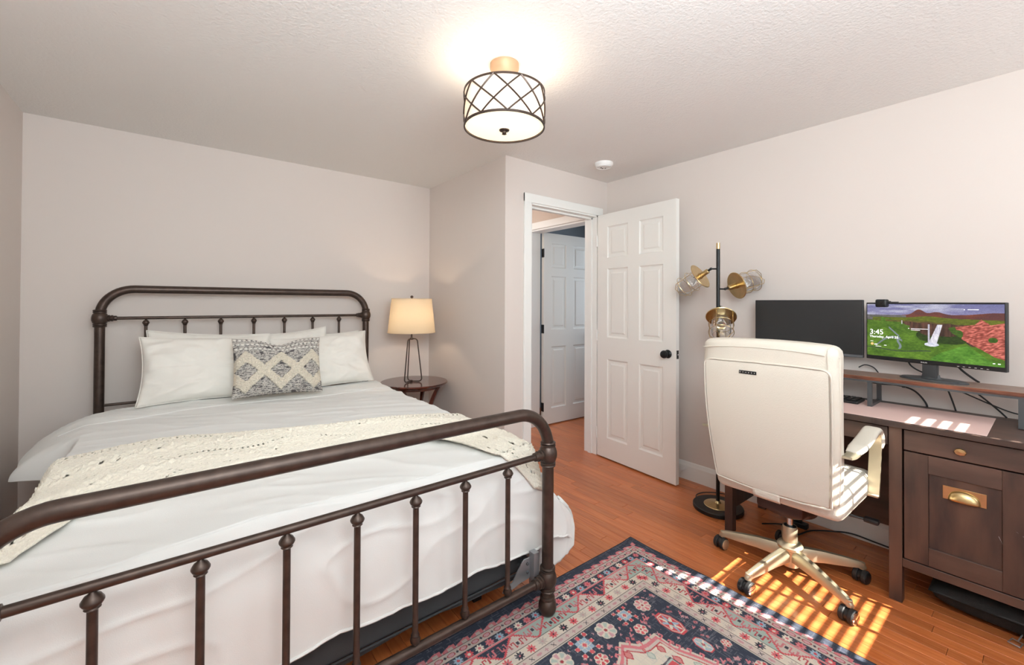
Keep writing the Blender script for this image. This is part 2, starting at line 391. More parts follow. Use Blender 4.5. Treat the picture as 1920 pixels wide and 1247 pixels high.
# ------------------------------------------------------------------ six-panel doors
def make_door(name, w=.755, h=2.025, t=.035, knob_side=1, label=None):
    root = empty(name); root['kind'] = 'structure'
    # local: hinge at x=0, slab along +x, thickness in y centred, bottom z=.012
    bm = bmesh.new(); zb = .012; st = .108; ms = .11; pw = (w - 2 * st - ms) / 2
    rows = [(zb + .165, .83), (1.01, 1.58), (1.67, 1.93)]
    cols = [(st, st + pw), (st + pw + ms, w - st)]
    xs_ = [0, cols[0][0], cols[0][1], cols[1][0], cols[1][1], w]; zs_ = [zb, rows[0][0], rows[0][1], rows[1][0], rows[1][1], rows[2][0], rows[2][1], zb + h]
    for i in range(5):
        for j in range(7):
            if i in (1, 3) and j in (1, 3, 5): continue
            box(bm, xs_[i], xs_[i + 1], -t / 2, t / 2, zs_[j], zs_[j + 1])
    bmesh.ops.remove_doubles(bm, verts=bm.verts, dist=1e-5)
    inner = [f for f in bm.faces if len([g for g in bm.faces if g is not f and set(g.verts) == set(f.verts)])]
    bmesh.ops.delete(bm, geom=inner, context='FACES')
    finish(bm, 'slab', M_DOOR, root)
    for (a, b) in cols:
        for (c, d) in rows:
            bm = bmesh.new()
            for s in (-1, 1):
                o1 = .0; rings = []
                for (ins, dep) in ((0, t / 2), (.006, t / 2 - .007), (.014, t / 2 - .010), (.032, t / 2 - .0095), (.044, t / 2 - .004)):
                    rings.append([bm.verts.new((x, s * dep, z)) for x, z in ((a + ins, c + ins), (b - ins, c + ins), (b - ins, d - ins), (a + ins, d - ins))])
                for r1, r2_ in zip(rings, rings[1:]):
                    for i in range(4): j = (i + 1) % 4; bm.faces.new((r1[i], r1[j], r2_[j], r2_[i]))
                bm.faces.new(rings[-1])
            finish(bm, 'panel', M_DOOR, root)
    for s in (-1, 1):
        lt('knob', M_BLACK, root, [(.030, 0), (.031, .004), (.026, .010), (.012, .014), (.011, .028), (.020, .034), (.028, .042), (.029, .050), (.024, .060), (.010, .066)],
           axisM((w - .065, s * t / 2, .93), (0, s, 0)))
    bx('latch_plate', M_BLACK, root, w - .0005, w + .0015, -.012, .012, .90, .96, bevel=.0005)
    lt('latch', M_CHROME, root, [(.007, 0), (.007, .008), (.004, .011)], axisM((w, 0, .93), (1, 0, 0)), seg=12)
    for z in (.20, 1.02, 1.82):
        bm = bmesh.new(); lathe(bm, [(.0075, -.045), (.0075, .045)], T(-.006, -t / 2 - .004, z), 12); box(bm, -.006, .001, -t / 2, t / 2 - .006, z - .045, z + .045)
        finish(bm, 'hinge', M_BLACK if name == 'door_2' else M_TRIM, root)
    return root
d1 = make_door('door_1'); d1.location = (2.846, YD - .028, 0)
ang = math.atan2(1.668 - (YD - .028), 2.800 - 2.846); d1.rotation_euler = (0, 0, ang)
d2 = make_door('door_2'); d2.location = (3.052, 3.345, 0); d2.rotation_euler = (0, 0, math.radians(-2))

# ------------------------------------------------------------------ ceiling lamp and smoke alarm
cl = empty('ceiling_lamp', (1.146, 1.513, H)); tag(cl, 'semi-flush drum ceiling lamp with bronze lattice over white fabric and brass canopy', 'ceiling lamp')
lt('canopy', mat('satin_copper_brass', rgb(176, 146, 118), .5, .4), cl, [(.064, 0), (.064, -.022), (.060, -.030), (.062, -.070), (.058, -.074), (.0, -.074)], seg=40)
lt('stem', M_BRASS, cl, [(.008, -.07), (.008, -.15)], seg=12)
ZT, ZBm, RD = -.130, -.281, .176
bm = bmesh.new(); lathe(bm, [(RD, ZT), (RD, ZBm)], seg=72, cap=False); o = finish(bm, 'drum_shade', M_DRUM, cl, True)
for z in (ZT, ZBm):
    lt('rim', M_BRONZE, cl, [(RD - .003, z - .004), (RD + .004, z - .004), (RD + .004, z + .004), (RD - .003, z + .004), (RD - .003, z - .004)], seg=72, cap=False)
a0 = math.radians(-127.2)
for k in range(10):
    for s in (-1, 1):
        pts = []
        for i in range(15):
            t = i / 14; a = a0 + math.radians(-14 + 36 * k) + s * math.radians(54) * t
            pts.append(((RD + .003) * math.cos(a), (RD + .003) * math.sin(a), ZT + (ZBm - ZT) * t))
        tb('lattice_bar', M_BRONZE, cl, pts, .0036, 6)
lt('diffuser', M_GLOW, cl, [(RD - .004, ZBm + .004), (RD * .8, ZBm - .004), (RD * .4, ZBm - .010), (.0, ZBm - .012)], seg=48, cap=False)
lt('finial', M_BRONZE, cl, [(.024, ZBm - .010), (.022, ZBm - .015), (.010, ZBm - .018), (.009, ZBm - .026), (.011, ZBm - .030), (.0, ZBm - .033)], seg=20)
light('ceiling_lamp_bulb', 'POINT', (1.146, 1.513, H - .19), 2.9, (1.0, .88, .72), radius=.06)
sm = empty('smoke_alarm', (2.54, 2.107, H)); tag(sm, 'round white smoke alarm on the ceiling near the doorway', 'smoke alarm')
lt('housing', M_WHITEP, sm, [(.068, 0), (.068, -.012), (.060, -.026), (.040, -.032), (.0, -.033)], seg=36)
for r in (.052, .044): lt('vent_ring', M_WHITEP, sm, [(r, -.027), (r + .003, -.033), (r + .005, -.027)], seg=36, cap=False)
for a in (0, 1.2, 2.4): lt('button', M_GREYP, sm, [(.005, -.031), (.005, -.036), (0, -.036)], T(.02 * math.cos(a), .02 * math.sin(a), 0), 10)

# ------------------------------------------------------------------ bed frame
bed = empty('bed', (.4425, 2.4, 0)); tag(bed, 'dark bronze metal bed frame with rounded tube headboard and footboard', 'bed')
BXL, BXR = -.340, 1.225
def frame_end(name, y, ztop, zknob, zlow, rsp, rrail, spz, low_rail_r, is_foot):
    lx, rx = BXL - .4425, BXR - .4425; yy = y - 2.4; R = .024
    zs = ztop - .155
    bm = bmesh.new()
    pts = [(lx, yy, .02 if not is_foot else .03), (lx, yy, zs)] + [(lx + .155 * (1 - math.cos(a)), yy, zs + .155 * math.sin(a)) for a in np.linspace(0, PI / 2, 14)[1:]]
    pts += [(rx - .155 * (1 - math.cos(a)), yy, zs + .155 * math.sin(a)) for a in np.linspace(PI / 2, 0, 14)] + [(rx, yy, .02 if not is_foot else .03)]
    tube(bm, pts, R, 24); e = finish(bm, name, M_BRONZE, bed, True)
    for px, s in ((lx, 1), (rx, -1)):
        for zc in ((zknob, zlow) if is_foot else (zknob,)):
            prof = [(R, -.052), (.030, -.050), (.032, -.046), (.030, -.042), (.028, -.041), (.0315, -.039), (.0315, -.034), (.028, -.032), (.033, -.024), (.0375, -.010), (.038, 0), (.0375, .010), (.033, .024), (.028, .032), (.0315, .034), (.0315, .039), (.028, .041), (.030, .042), (.032, .046), (.030, .050), (R, .052)]
            lt('knuckle', M_BRONZE, e, prof, T(px, yy, zc), 32)
            rr = rrail if zc == zknob else low_rail_r
            lt('collar', M_BRONZE, e, [(rr + .004, .025), (rr + .010, .034), (rr + .011, .042), (rr + .007, .045), (rr + .009, .050), (rr + .009, .057), (rr + .005, .060), (rr + .006, .066), (rr + .005, .074), (rr, .076)], axisM((px, yy, zc), (s, 0, 0)), 20)
        if is_foot:
            lt('foot', M_BRONZE, e, [(.014, .002), (.026, .006), (.034, .018), (.0375, .034), (.036, .050), (.030, .062), (.027, .066), (.031, .070), (.030, .078), (R, .082)], T(px, yy, 0), 32)
        else:
            lt('foot', M_BRONZE, e, [(.020, 0), (.028, .004), (.028, .03), (R, .036)], T(px, yy, 0), 24)
    tb('rail', M_BRONZE, e, [(lx, yy, zknob), (rx, yy, zknob)], rrail, 16)
    tb('rail', M_BRONZE, e, [(lx, yy, zlow), (rx, yy, zlow)], low_rail_r, 16)
    first = None
    for k in range(7):
        x = -.134 + .1915 * k - .4425
        if first is None:
            a, b = zlow + low_rail_r - .002, zknob - rrail + .002
            kk = rsp
            prof = [(kk * .5, a), (kk * .9, a + .004), (kk * 1.6, a + .012), (kk * 1.75, a + .020), (kk * 1.3, a + .031), (kk * 1.45, a + .034), (kk * 1.2, a + .040), (kk, a + .044),
                    (kk, b - .042), (kk * 1.2, b - .040), (kk * 1.55, b - .037), (kk * 1.35, b - .034), (kk * 1.75, b - .030), (kk * 2.1, b - .024), (kk * 2.1, b - .020), (kk * 1.5, b - .010), (kk * .8, b - .005), (kk * .5, b)]
            first = lt('spindle', M_BRONZE, e, prof, T(0, 0, 0), 18); first.location = (x, yy, 0)
        else:
            c = first.copy(); COL.objects.link(c); c.parent = e; c.location = (x, yy, 0)
    return e
frame_end('headboard', 3.47, 1.363, 1.188, .676, .0085, .0095, 0, .008, False)
frame_end('footboard', 1.306, .845, .6645, .150, .0098, .0118, 0, .0150, True)
for s in (-1, 1):
    bx('side_rail', M_STEEL, bed, s * .745 - .015, s * .745 + .015, -1.04, 1.05, .17, .20)
bm = bmesh.new()       # galvanised corner bracket at the right foot post
prof = [(.14, .165), (.14, .235), (.08, .235), (.055, .21), (.045, .20), (.02, .165), (-.02, .155), (-.03, .142), (.0, .135), (.06, .148), (.10, .150)]
A = [bm.verts.new((.615 + x, 1.352 - 2.4, z)) for x, z in prof]; B = [bm.verts.new((.615 + x, 1.356 - 2.4, z)) for x, z in prof]
bm.faces.new(A); bm.faces.new(B[::-1])
for i in range(len(prof)): j = (i + 1) % len(prof); bm.faces.new((A[i], B[i], B[j], A[j]))
box(bm, .725, .752, 1.325 - 2.4, 1.356 - 2.4, .13, .26)
br = finish(bm, 'bracket', M_STEEL, bed); br['label'] = 'light grey metal mounting bracket at the foot post'
for z in (.18, .215): lt('bolt', M_GUN, br, [(.006, 0), (.006, .004), (.003, .006)], axisM((.71, 1.350 - 2.4, z), (0, -1, 0)), 8)

# box spring and mattress
bsx = empty('box_spring', (.4425, 2.42, 0)); tag(bsx, 'charcoal fabric box spring under the bed with sagging dust cover', 'box spring')
bx('body', M_BOXSP, bsx, -.755, .755, -1.0, 1.0, .135, .36, bevel=.02, seg=3, smooth=True)
nx = 60; P = np.zeros((nx, 8, 3))
for i in range(nx):
    for j in range(8):
        x = -.745 + 1.49 * i / (nx - 1); t = j / 7
        sag = .020 + .022 * (0.5 + 0.5 * math.sin(x * 9.5 + 1.2)) + .015 * fnoise(x * 5, 3)
        P[i, j] = (x, -1.003 + .02 * math.sin(t * 2) + .012 * math.sin(x * 9.5 + .5) * t, .145 - sag * t)
link(grid_mesh('dust_cover', P), 'dust_cover', M_BOXSP, bsx, 'all')
tb('piping', M_BOXSP, bsx, [(-.75, -1.003, .142), (.75, -1.003, .142)], .004, 8)
for x in (-.6, .6):
    for y in (-.85, .85): bx('support_leg', M_BLACK, bsx, x - .02, x + .02, y - .02, y + .02, 0, .14)
mt = empty('mattress', (.4425, 2.42, 0)); tag(mt, 'white mattress on the box spring under the duvet', 'mattress')
bx('body', M_MATTR, mt, -.765, .765, -.985, 1.02, .362, .62, bevel=.05, seg=4, smooth=True)

# ------------------------------------------------------------------ duvet drape map
MXL, MXR, MY0, DH = -.325, 1.215, 1.425, .672
def lerp(a, b, t): return a + (b - a) * max(0.0, min(1.0, t))
def drape(cx, cy, off=0.0, wr=1.0):
    """flat cloth coordinates -> place on the bed"""
    x = min(max(cx, MXL), MXR); y = max(cy, MY0)
    dl = max(0.0, MXL - cx); dr = max(0.0, cx - MXR); df = max(0.0, MY0 - cy)
    side = -1 if dl > 0 else 1
    ds = dl if dl > 0 else dr
    # side shape
    if side < 0:
        k = max(0.0, min(1.0, (cy - 2.70) / .12)); k = k * k * (3 - 2 * k)
        k2 = max(0.0, min(1.0, (cy - 2.58) / .10)); Ls = lerp(.62, .34, k2); Fs = lerp(.065, .23, k); Ds = lerp(.52, .17, k2)
    else:
        Ls = .66; Fs = .10 + .025 * math.sin(cy * 6.0 + 1); Ds = .57
    Fs *= lerp(1, .62, (cy - 3.0) / .25) if side > 0 else 1
    Lf, Ff, Df = .50, .055, .435
    a = ds / Ls; b = df / Lf
    top = DH + off
    if a <= 0 and b <= 0:
        z = top; px, py = x, y
    else:
        r = max(a, b); th = math.atan2(b, a) if (a > 0 or b > 0) else 0
        r_ = min(r, 1.15); c, s = math.cos(th), math.sin(th)
        w = c * c; D = Ds * w + Df * (1 - w); s2 = math.sin(2 * th)
        q_ = max(0, min(1, (r_ - .45) / .45)); ex = .16 * s2 * q_ * q_ * (3 - 2 * q_) if side > 0 else .05 * s2 * r_
        fx = (Fs * math.sin(PI / 2 * min(r_, 1))) * c + ex * (1 if a > 0 else 0)
        fy = (Ff * math.sin(PI / 2 * min(r_ * 1.5, 1))) * (s if a > 0 else 1)
        o1 = off * math.sin(PI / 2 * min(r_ * 1.2, 1))
        px = x + side * (fx + o1 * c); py = y - fy - o1 * s
        z = DH - (D * (1 - s2 * .08)) * (1 - math.cos(PI / 2 * min(r_, 1))) ** (.85 if side > 0 else lerp(.85, .62, k)) - .3 * max(0, r_ - 1) + off * math.cos(PI / 2 * min(r_, 1))
    # gentle domed top, lower towards the foot, wrinkles
    z -= .035 * max(0, 1 - (cy - MY0) / .45) ** 2 if cy > MY0 else .035 * (1 - min(1, b)) 
    edge = min(1, max(0, 1 - a)) ; z += .016 * (1 - abs((x - .445) / .79) ** 3) * edge
    if wr:
        u = cx * .35 + cy; v = cx - cy * .2
        w1 = fnoise(v * 1.6 + 5, u * 7.5, 1.3) * .0085 + fnoise(v * 3.2, u * 15, 4.1) * .004 + fnoise(cx * 2.2, cy * 2.2, 9) * .012
        w2 = (1 - abs(fnoise(v * 2.3 + 9, u * 9.0, 7.7)) * 2.2)
        w1 += max(0, w2) ** 4 * .006 * (1 if cy > 1.5 else .6)
        z += w1 * wr * max(.0, 1 - b)
        if b > 0: py -= (fnoise(cx * 4.2 + cy * 2.0, cy * 5.0, 2.2) * .004 + fnoise(cx * 9 + cy * 6, cy * 9, 6.2) * .003 + max(0, 1 - abs(fnoise(cx * 2.5 + cy * 3.2, cy * 6 - cx * 2, 3.3)) * 3) ** 3 * .006) * min(1, b * 3) * wr - .006
        if a > 0: px += side * (fnoise(cy * 5, cx * 2.0, 3.2) * .02 + fnoise(cy * 12, cx * 4, 1.0) * .008) * min(1, a * 2) * wr
    return px, py, z
NU, NV = 300, 330
us = np.linspace(MXL - .62, MXR + .66, NU); vs_ = np.linspace(MY0 - .50, 3.27, NV)
P = np.zeros((NU, NV, 3))
for i, cx in enumerate(us):
    for j, cy in enumerate(vs_):
        k = max(0.0, min(1.0, (cy - 2.58) / .10))
        Ls = lerp(.62, .34, k); c2 = cx if cx > MXL else MXL - (MXL - cx) * Ls / .62
        cyy = cy
        if cy < MY0: cyy = MY0 - (MY0 - cy) * (1 + .05 * fnoise(cx * 6, 2.0) - (.10 if False else 0))
        x, y, z = drape(c2, cyy)
        # turned-back cuff near the pillows and rolled head edge
        t = (cy - (2.965 + .012 * math.sin(cx * 5))) / .014
        z += .013 / (1 + math.exp(-t)) if abs(t) < 60 else (.013 if t > 0 else 0)
        if cy > 3.20: z -= .05 * ((cy - 3.20) / .07) ** 2
        if MXR < cx and cy > 2.9: z -= 0
        P[i, j] = (x, y, z)
me = grid_mesh('duvet', P); duvet = link(me, 'duvet', M_DUVET, None, 'all')
tag(duvet, 'rumpled white duvet spread over the bed and hanging over its foot and sides', 'duvet')
md = duvet.modifiers.new('thick', 'SOLIDIFY'); md.thickness = .010; md.offset = -1
hp = [Vector(P[i, 0]) + Vector((0, 0, .004 * fnoise(us[i] * 40, 0))) for i in range(0, NU, 2)]
tb('hem', M_DUVET, duvet, hp, .0055, 6)
# piped seam lines along the cuff
hp = [Vector(drape(cx, 2.955 + .012 * math.sin(cx * 5))) + Vector((0, 0, .004)) for cx in np.linspace(MXL - .1, MXR + .1, 120)]
tb('seam', M_DUVET, duvet, hp, .003, 6)

# ------------------------------------------------------------------ knitted throw
UPX = [-.95, -.34, -.04, .14, .43, .78, 1.07, 1.22, 1.34, 1.75]; UPY = [2.20, 2.25, 2.33, 2.27, 2.16, 2.10, 2.07, 2.02, 1.96, 1.90]
LOX = [-.95, -.30, -.20, .0, .2, .38, .617, .806, .93, 1.00, 1.08, 1.20, 1.32, 1.75]; LOY = [1.50, 1.54, 1.70, 1.76, 1.78, 1.78, 1.72, 1.69, 1.59, 1.50, 1.34, 1.16, 1.13, 1.2]
NU, NV = 620, 210
us = np.linspace(-.86, 1.335, NU); V = np.zeros((NU, NV, 3)); keep = np.ones((NU - 1, NV - 1), bool)
for i, cx in enumerate(us):
    yu, yl = np.interp(cx, UPX, UPY), np.interp(cx, LOX, LOY)
    yu += .012 * fnoise(cx * 9, 1); yl += .010 * fnoise(cx * 9, 5)
    for j in range(NV):
        t = j / (NV - 1); cy = yl + (yu - yl) * t
        w = t * .62; s = cx
        fold = .010 * math.sin(t * 9 + cx * 3.0 + 2.5 * fnoise(cx * 2, t * 2)) + .012 * max(0, fnoise(cx * 2.5, t * 3, 8))
        # knit relief: rows of stitches, leaf-shaped cables
        rowp = abs(math.sin(PI * w / .017)); st = abs(math.sin(PI * (s / .017 + .5 * (int(w / .017) % 2))))
        kn = .0065 * (rowp ** .5) * (.45 + .55 * st ** .6)
        band = int(t * 5)
        if band in (1, 3):
            ph = s / .16 * 2 * PI; cvy = (t * 5 - band) - .5
            kn += .010 * max(0, 1 - abs(cvy - .28 * math.sin(ph)) / .16) + .010 * max(0, 1 - abs(cvy + .28 * math.sin(ph)) / .16)
        kn += .003 * math.exp(-((t - .02) / .02) ** 2) + .003 * math.exp(-((t - .98) / .02) ** 2)
        x, y, z = drape(cx, cy, off=.012 + fold + kn + .004, wr=.6)
        V[i, j] = (x, y, z + .004)
for i in range(NU - 1):
    s = (us[i]) / .16
    for j in range(NV - 1):
        t = j / (NV - 1); b5 = t * 5; band = int(b5); c = b5 - band
        if band in (1, 3):
            for q in (0, .5):
                fs = (s + q) % 1.0
                if ((fs - .25) / .045) ** 2 + ((c - .5) / .10) ** 2 < 1: keep[i, j] = False
        elif band in (0, 2, 4):
            fs = (s * 9) % 1.0
            if abs(c - .5 - .2 * math.sin(s * 3)) < .05 and fs < .36: keep[i, j] = False
            if band != 0 and abs(c - .82) < .04 and ((s * 7 + .5) % 1) < .25: keep[i, j] = False
hr = random.Random(3)
for c_ in range(64):
    ci, cj = hr.randrange(8, NU - 9), hr.randrange(8, NV - 9)
    for h_ in range(hr.randrange(3, 8)):
        a_, b_ = ci + hr.randrange(-18, 19), cj + h_ * 3 - 9
        if 2 < a_ < NU - 5 and 2 < b_ < NV - 4: keep[a_:a_ + hr.randrange(1, 4), b_:b_ + 1] = False
idx = np.arange(NU * NV).reshape(NU, NV)
q = np.stack([idx[:-1, :-1], idx[1:, :-1], idx[1:, 1:], idx[:-1, 1:]], -1)[keep]
throw = link(quad_mesh('knitted_throw', V.reshape(-1, 3), q), 'knitted_throw', M_KNIT, None, 'all')
tag(throw, 'chunky cream lace-knit throw blanket laid across the foot of the bed', 'throw blanket')
md = throw.modifiers.new('thick', 'SOLIDIFY'); md.thickness = .006; md.offset = -1

# ------------------------------------------------------------------ pillows
def pillow_grid(w, h, th, n=70, seed=0, pinch=.07, dip=0.0, wr=1.0):
    g = np.linspace(-1, 1, n); U, Vv = np.meshgrid(g, g, indexing='ij')
    prof = ((1 - np.abs(U) ** 2.6).clip(0) * (1 - np.abs(Vv) ** 2.6).clip(0)) ** .55
    X = U * w / 2 * (1 - pinch * (1 - Vv ** 2)) ; Y = Vv * h / 2 * (1 - pinch * 1.2 * (1 - U ** 2))
    Y = Y - dip * h * np.exp(-(U / .35) ** 2) * ((Vv + 1) / 2) ** 3
    Z = th / 2 * prof
    Wn = np.zeros_like(Z)
    if wr:
        for i in range(n):
            for j in range(n):
                r = math.hypot(U[i, j], Vv[i, j]); a = math.atan2(Vv[i, j], U[i, j])
                Wn[i, j] = .012 * fnoise(U[i, j] * 1.8 + seed * 7, Vv[i, j] * 1.8, seed) + .007 * max(0, 1 - abs(fnoise(a * 2.2 + seed * 3, r * 2.0, seed)) * 4) * r + .004 * fnoise(U[i, j] * 6 + seed, Vv[i, j] * 5, 3)
        Wn *= wr * np.minimum(1, prof * 2)
    return U, Vv, X, Y, Z, Wn
def pillow(name, w, h, th, seed, label, mtx, group=None, sham=True):
    U, Vv, X, Y, Z, Wn = pillow_grid(w, h, th, seed=seed, wr=1.7)
    n = U.shape[0]
    F = np.stack([X, Y, Z + Wn], -1); Bk = np.stack([X, Y, -Z * .9 + .5 * Wn], -1)
    Vt = np.concatenate([F.reshape(-1, 3), Bk.reshape(-1, 3)])
    idx = np.arange(n * n).reshape(n, n); q = np.stack([idx[:-1, :-1], idx[1:, :-1], idx[1:, 1:], idx[:-1, 1:]], -1).reshape(-1, 4)
    me = quad_mesh(name, Vt, np.concatenate([q, q[:, ::-1] + n * n]))
    bm = bmesh.new(); bm.from_mesh(me); bmesh.ops.remove_doubles(bm, verts=bm.verts, dist=2e-4); bm.to_mesh(me); bm.free()
    o = link(me, name, M_PILLOW, None, 'all'); o.matrix_world = mtx
    tag(o, label, 'pillow', group)
    rim = [(F[i, 0]) for i in range(n)] + [F[-1, j] for j in range(1, n)] + [F[i, -1] for i in range(n - 2, -1, -1)] + [F[0, j] for j in range(n - 2, 0, -1)]
    tb('seam', M_PILLOW, o, rim, .003, 6, closed=True)
    return o
def pil_m(x, y, z, tilt, rz=0.0, roll=0.0):
    """local x->world x, local y->up, local z->towards the foot of the bed (-y)"""
    Mx = Matrix(((1, 0, 0), (0, 0, -1), (0, 1, 0))).to_4x4()
    return T(x, y, z) @ Matrix.Rotation(math.radians(rz), 4, 'Z') @ Matrix.Rotation(math.radians(-tilt), 4, 'X') @ Mx @ Matrix.Rotation(math.radians(roll), 4, 'Z')
G = 'white pillows propped against the headboard'
pillow('bed_pillow', .66, .42, .11, 2, 'white pillow at the back left, only its raised upper corner showing', pil_m(.185, 3.375, .885, 12, roll=-4), G)
pillow('bed_pillow', .67, .405, .17, 1, 'large creased white pillow leaning in front on the left side of the bed', pil_m(.175, 3.215, .885, 20, roll=-1), G)
pillow('bed_pillow', .50, .40, .10, 4, 'white pillow standing behind the patterned cushion, tip raised to the right', pil_m(.67, 3.365, .890, 12, roll=5), G)
pillow('bed_pillow', .52, .40, .07, 5, 'white pillow at the back right, hidden but for its top edge', pil_m(.90, 3.42, .862, 6, roll=1), G)
pillow('bed_pillow', .66, .385, .16, 3, 'smooth white pillow leaning in front on the right side by the lamp', pil_m(.84, 3.225, .875, 20, roll=3), G)

# decorative cushion: woven stripes, tufted zigzags, bobbles
n = 190
U, Vv, X, Y, Z, Wn = pillow_grid(.50, .365, .15, n=n, seed=6, pinch=.05, dip=.10, wr=.5)
px = (U + 1) / 2; py = (Vv + 1) / 2
marl = vnoise(px * 60, py * 150, 3) * .6 + vnoise(px * 150, py * 90, 4) * .4
rowd = np.abs(((py * 34) % 1) - .5) * 2
dark = ((marl > .52) & (rowd > .35)) | ((vnoise(px * 14, py * 34, 9) > .82))
base = np.where(dark[..., None], np.array([104, 100, 100.]), np.array([206, 200, 192.]))
def tri(t): return np.abs(((t) % 1) - .5) * 2
zz1 = .36 + .36 * tri(px * 2.05 + .06) ; zz2 = .36 + .36 * (1 - tri(px * 2.05 + .06))
tq = tri((px - .12) / .76); zz1 = .14 + .52 * tq; zz2 = .14 + .52 * (1 - tq)
tuft = (np.abs(py - zz1) < .085) | (np.abs(py - zz2) < .085)
tuft &= py < .74
edge = vnoise(px * 90, py * 90, 12) - .5
tuft = ((np.abs(py - zz1) + edge * .03 < .095) | (np.abs(py - zz2) + edge * .03 < .095)) & (py < .75)
bob = np.zeros_like(px)
for yr, of in ((.965, 0), (.88, .5), (.80, 0)):
    cxs = ((px * 20 + of) % 1) - .5
    bob = np.maximum(bob, 1 - (cxs / .36) ** 2 - ((py - yr) / .020) ** 2)
bob = bob.clip(0)
colr = np.where(tuft[..., None], np.array([232, 222, 204.]), base)
colr = np.where((bob > .05)[..., None], np.array([244, 240, 232.]), colr)
colr = colr * (1 - .12 * vnoise(px * 120, py * 120, 22))[..., None]
fac = np.minimum(1, (1 - np.maximum(np.abs(U), np.abs(Vv))) * 25)
Zr = Z + Wn + fac * (tuft * (.012 + .008 * vnoise(px * 110, py * 110, 15)) + bob * .007 + .0015 * rowd)
F = np.stack([X, Y, Zr], -1); Bk = np.stack([X, Y, -Z * .8], -1)
Vt = np.concatenate([F.reshape(-1, 3), Bk.reshape(-1, 3)])
idx = np.arange(n * n).reshape(n, n); q = np.stack([idx[:-1, :-1], idx[1:, :-1], idx[1:, 1:], idx[:-1, 1:]], -1).reshape(-1, 4)
me = quad_mesh('woven_cushion', Vt, np.concatenate([q, q[:, ::-1] + n * n]))
set_color(me, np.concatenate([lin(colr).reshape(-1, 3), np.tile(lin([225, 216, 200]), (n * n, 1))]))
M_WOVEN = attr_mat('woven_cotton', 'Col', .95, bump=.6, bscale=300, spec=.1)
cu = link(me, 'woven_cushion', M_WOVEN, None, 'all'); cu.matrix_world = pil_m(.520, 3.015, .888, 20, roll=-1.5)
tag(cu, 'grey and cream woven cushion with tufted zigzag diamonds and bobble rows', 'cushion')

# ------------------------------------------------------------------ nightstand and table lamp
NS = (1.556, 3.262); NZ = .645
ns = empty('side_table', (NS[0], NS[1], 0)); tag(ns, 'small round mahogany side table in the corner beside the bed', 'side table')
lt('table_top', M_MAHOG, ns, [(.255, NZ - .022), (.262, NZ - .018), (.270, NZ - .010), (.270, NZ - .005), (.266, NZ), (.0, NZ)], seg=64)
for k in range(4):
    a = math.radians(-50 + 90 * k); ca, sa = math.cos(a), math.sin(a)
    prof = [(.225, NZ - .02), (.190, NZ - .08), (.150, NZ - .17), (.120, NZ - .28), (.118, NZ - .40), (.145, .12), (.205, .0)]
    path = smooth_path([(r * ca, r * sa, z) for r, z in prof], 6); bm = bmesh.new(); rings = []
    for i, p in enumerate(path):
        w = .013 + .008 * math.cos(i / len(path) * PI * 2); t = .016
        sd = Vector((-sa, ca, 0)); rd = Vector((ca, sa, 0))
        rings.append([bm.verts.new(p + sd * s1 * w + rd * s2 * t) for s1, s2 in ((-1, -1), (1, -1), (1, 1), (-1, 1))])
    for A, B in zip(rings, rings[1:]):
        for i in range(4): j = (i + 1) % 4; bm.faces.new((A[i], A[j], B[j], B[i]))
    bm.faces.new(rings[0][::-1]); bm.faces.new(rings[-1]); finish(bm, 'leg', M_MAHOG, ns, True)
lt('lower_ring', M_MAHOG, ns, [(.10, .26), (.115, .265), (.115, .275), (.10, .28), (.0, .28)], seg=32)
lt('apron', M_MAHOG, ns, [(.20, NZ - .05), (.205, NZ - .05), (.205, NZ - .02), (.20, NZ - .02)], seg=40)
LP = (1.522, 3.245)
tl = empty('table_lamp', (LP[0], LP[1], NZ)); tag(tl, 'lit table lamp with tapered linen shade and open bronze wire base on the side table', 'table lamp')
for k in range(3):
    a = YAW * -1 + math.radians(120 * k + 4)
    ca, sa = math.cos(a), math.sin(a); r1, r2q = .045, .086
    pts = arc_corner([(0, 0, .352), (r1 * ca, r1 * sa, .352), (r2q * ca, r2q * sa, .0065), (.006 * ca, .006 * sa, .0065)], .028, 8)
    tb('wire_leg', M_BRONZE, tl, pts, .0048, 10)
lt('hub', M_BRONZE, tl, [(.010, .0012), (.012, .004), (.012, .012), (.008, .016), (0, .016)], seg=16)
lt('neck', M_BRONZE, tl, [(.013, .344), (.015, .350), (.013, .358), (.007, .362), (.006, .40), (.012, .405), (.012, .43), (.006, .435)], seg=16)
tb('harp', M_BRONZE, tl, arc_corner([(0, 0, .43), (.045, 0, .45), (.045, 0, .63), (0, 0, .665)], .03, 6), .002, 6)
bm = bmesh.new(); lathe(bm, [(.189, .405), (.160, .675)], seg=64, cap=False); sh = finish(bm, 'lamp_shade', M_SHADE, tl, True)
for r, z in ((.189, .405), (.160, .675)): lt('shade_rim', M_SHADE, sh, [(r - .001, z - .003), (r + .002, z - .003), (r + .002, z + .003), (r - .001, z + .003)], seg=64, cap=False)
for k in range(3): tb('spider_arm', M_BRONZE, tl, [(0, 0, .668), (.159 * math.cos(k * 2.1), .159 * math.sin(k * 2.1), .672)], .0018, 6)
lt('finial', M_BRONZE, tl, [(.005, .665), (.006, .680), (.011, .686), (.012, .694), (.009, .701), (0, .704)], seg=16)
light('table_lamp_bulb', 'POINT', (LP[0], LP[1], NZ + .53), 6.5, (1.0, .76, .53), radius=.035)
lt('bulb', M_GLOW, tl, [(.012, .435), (.014, .46), (.028, .50), (.030, .52), (.018, .545), (0, .552)], seg=16)

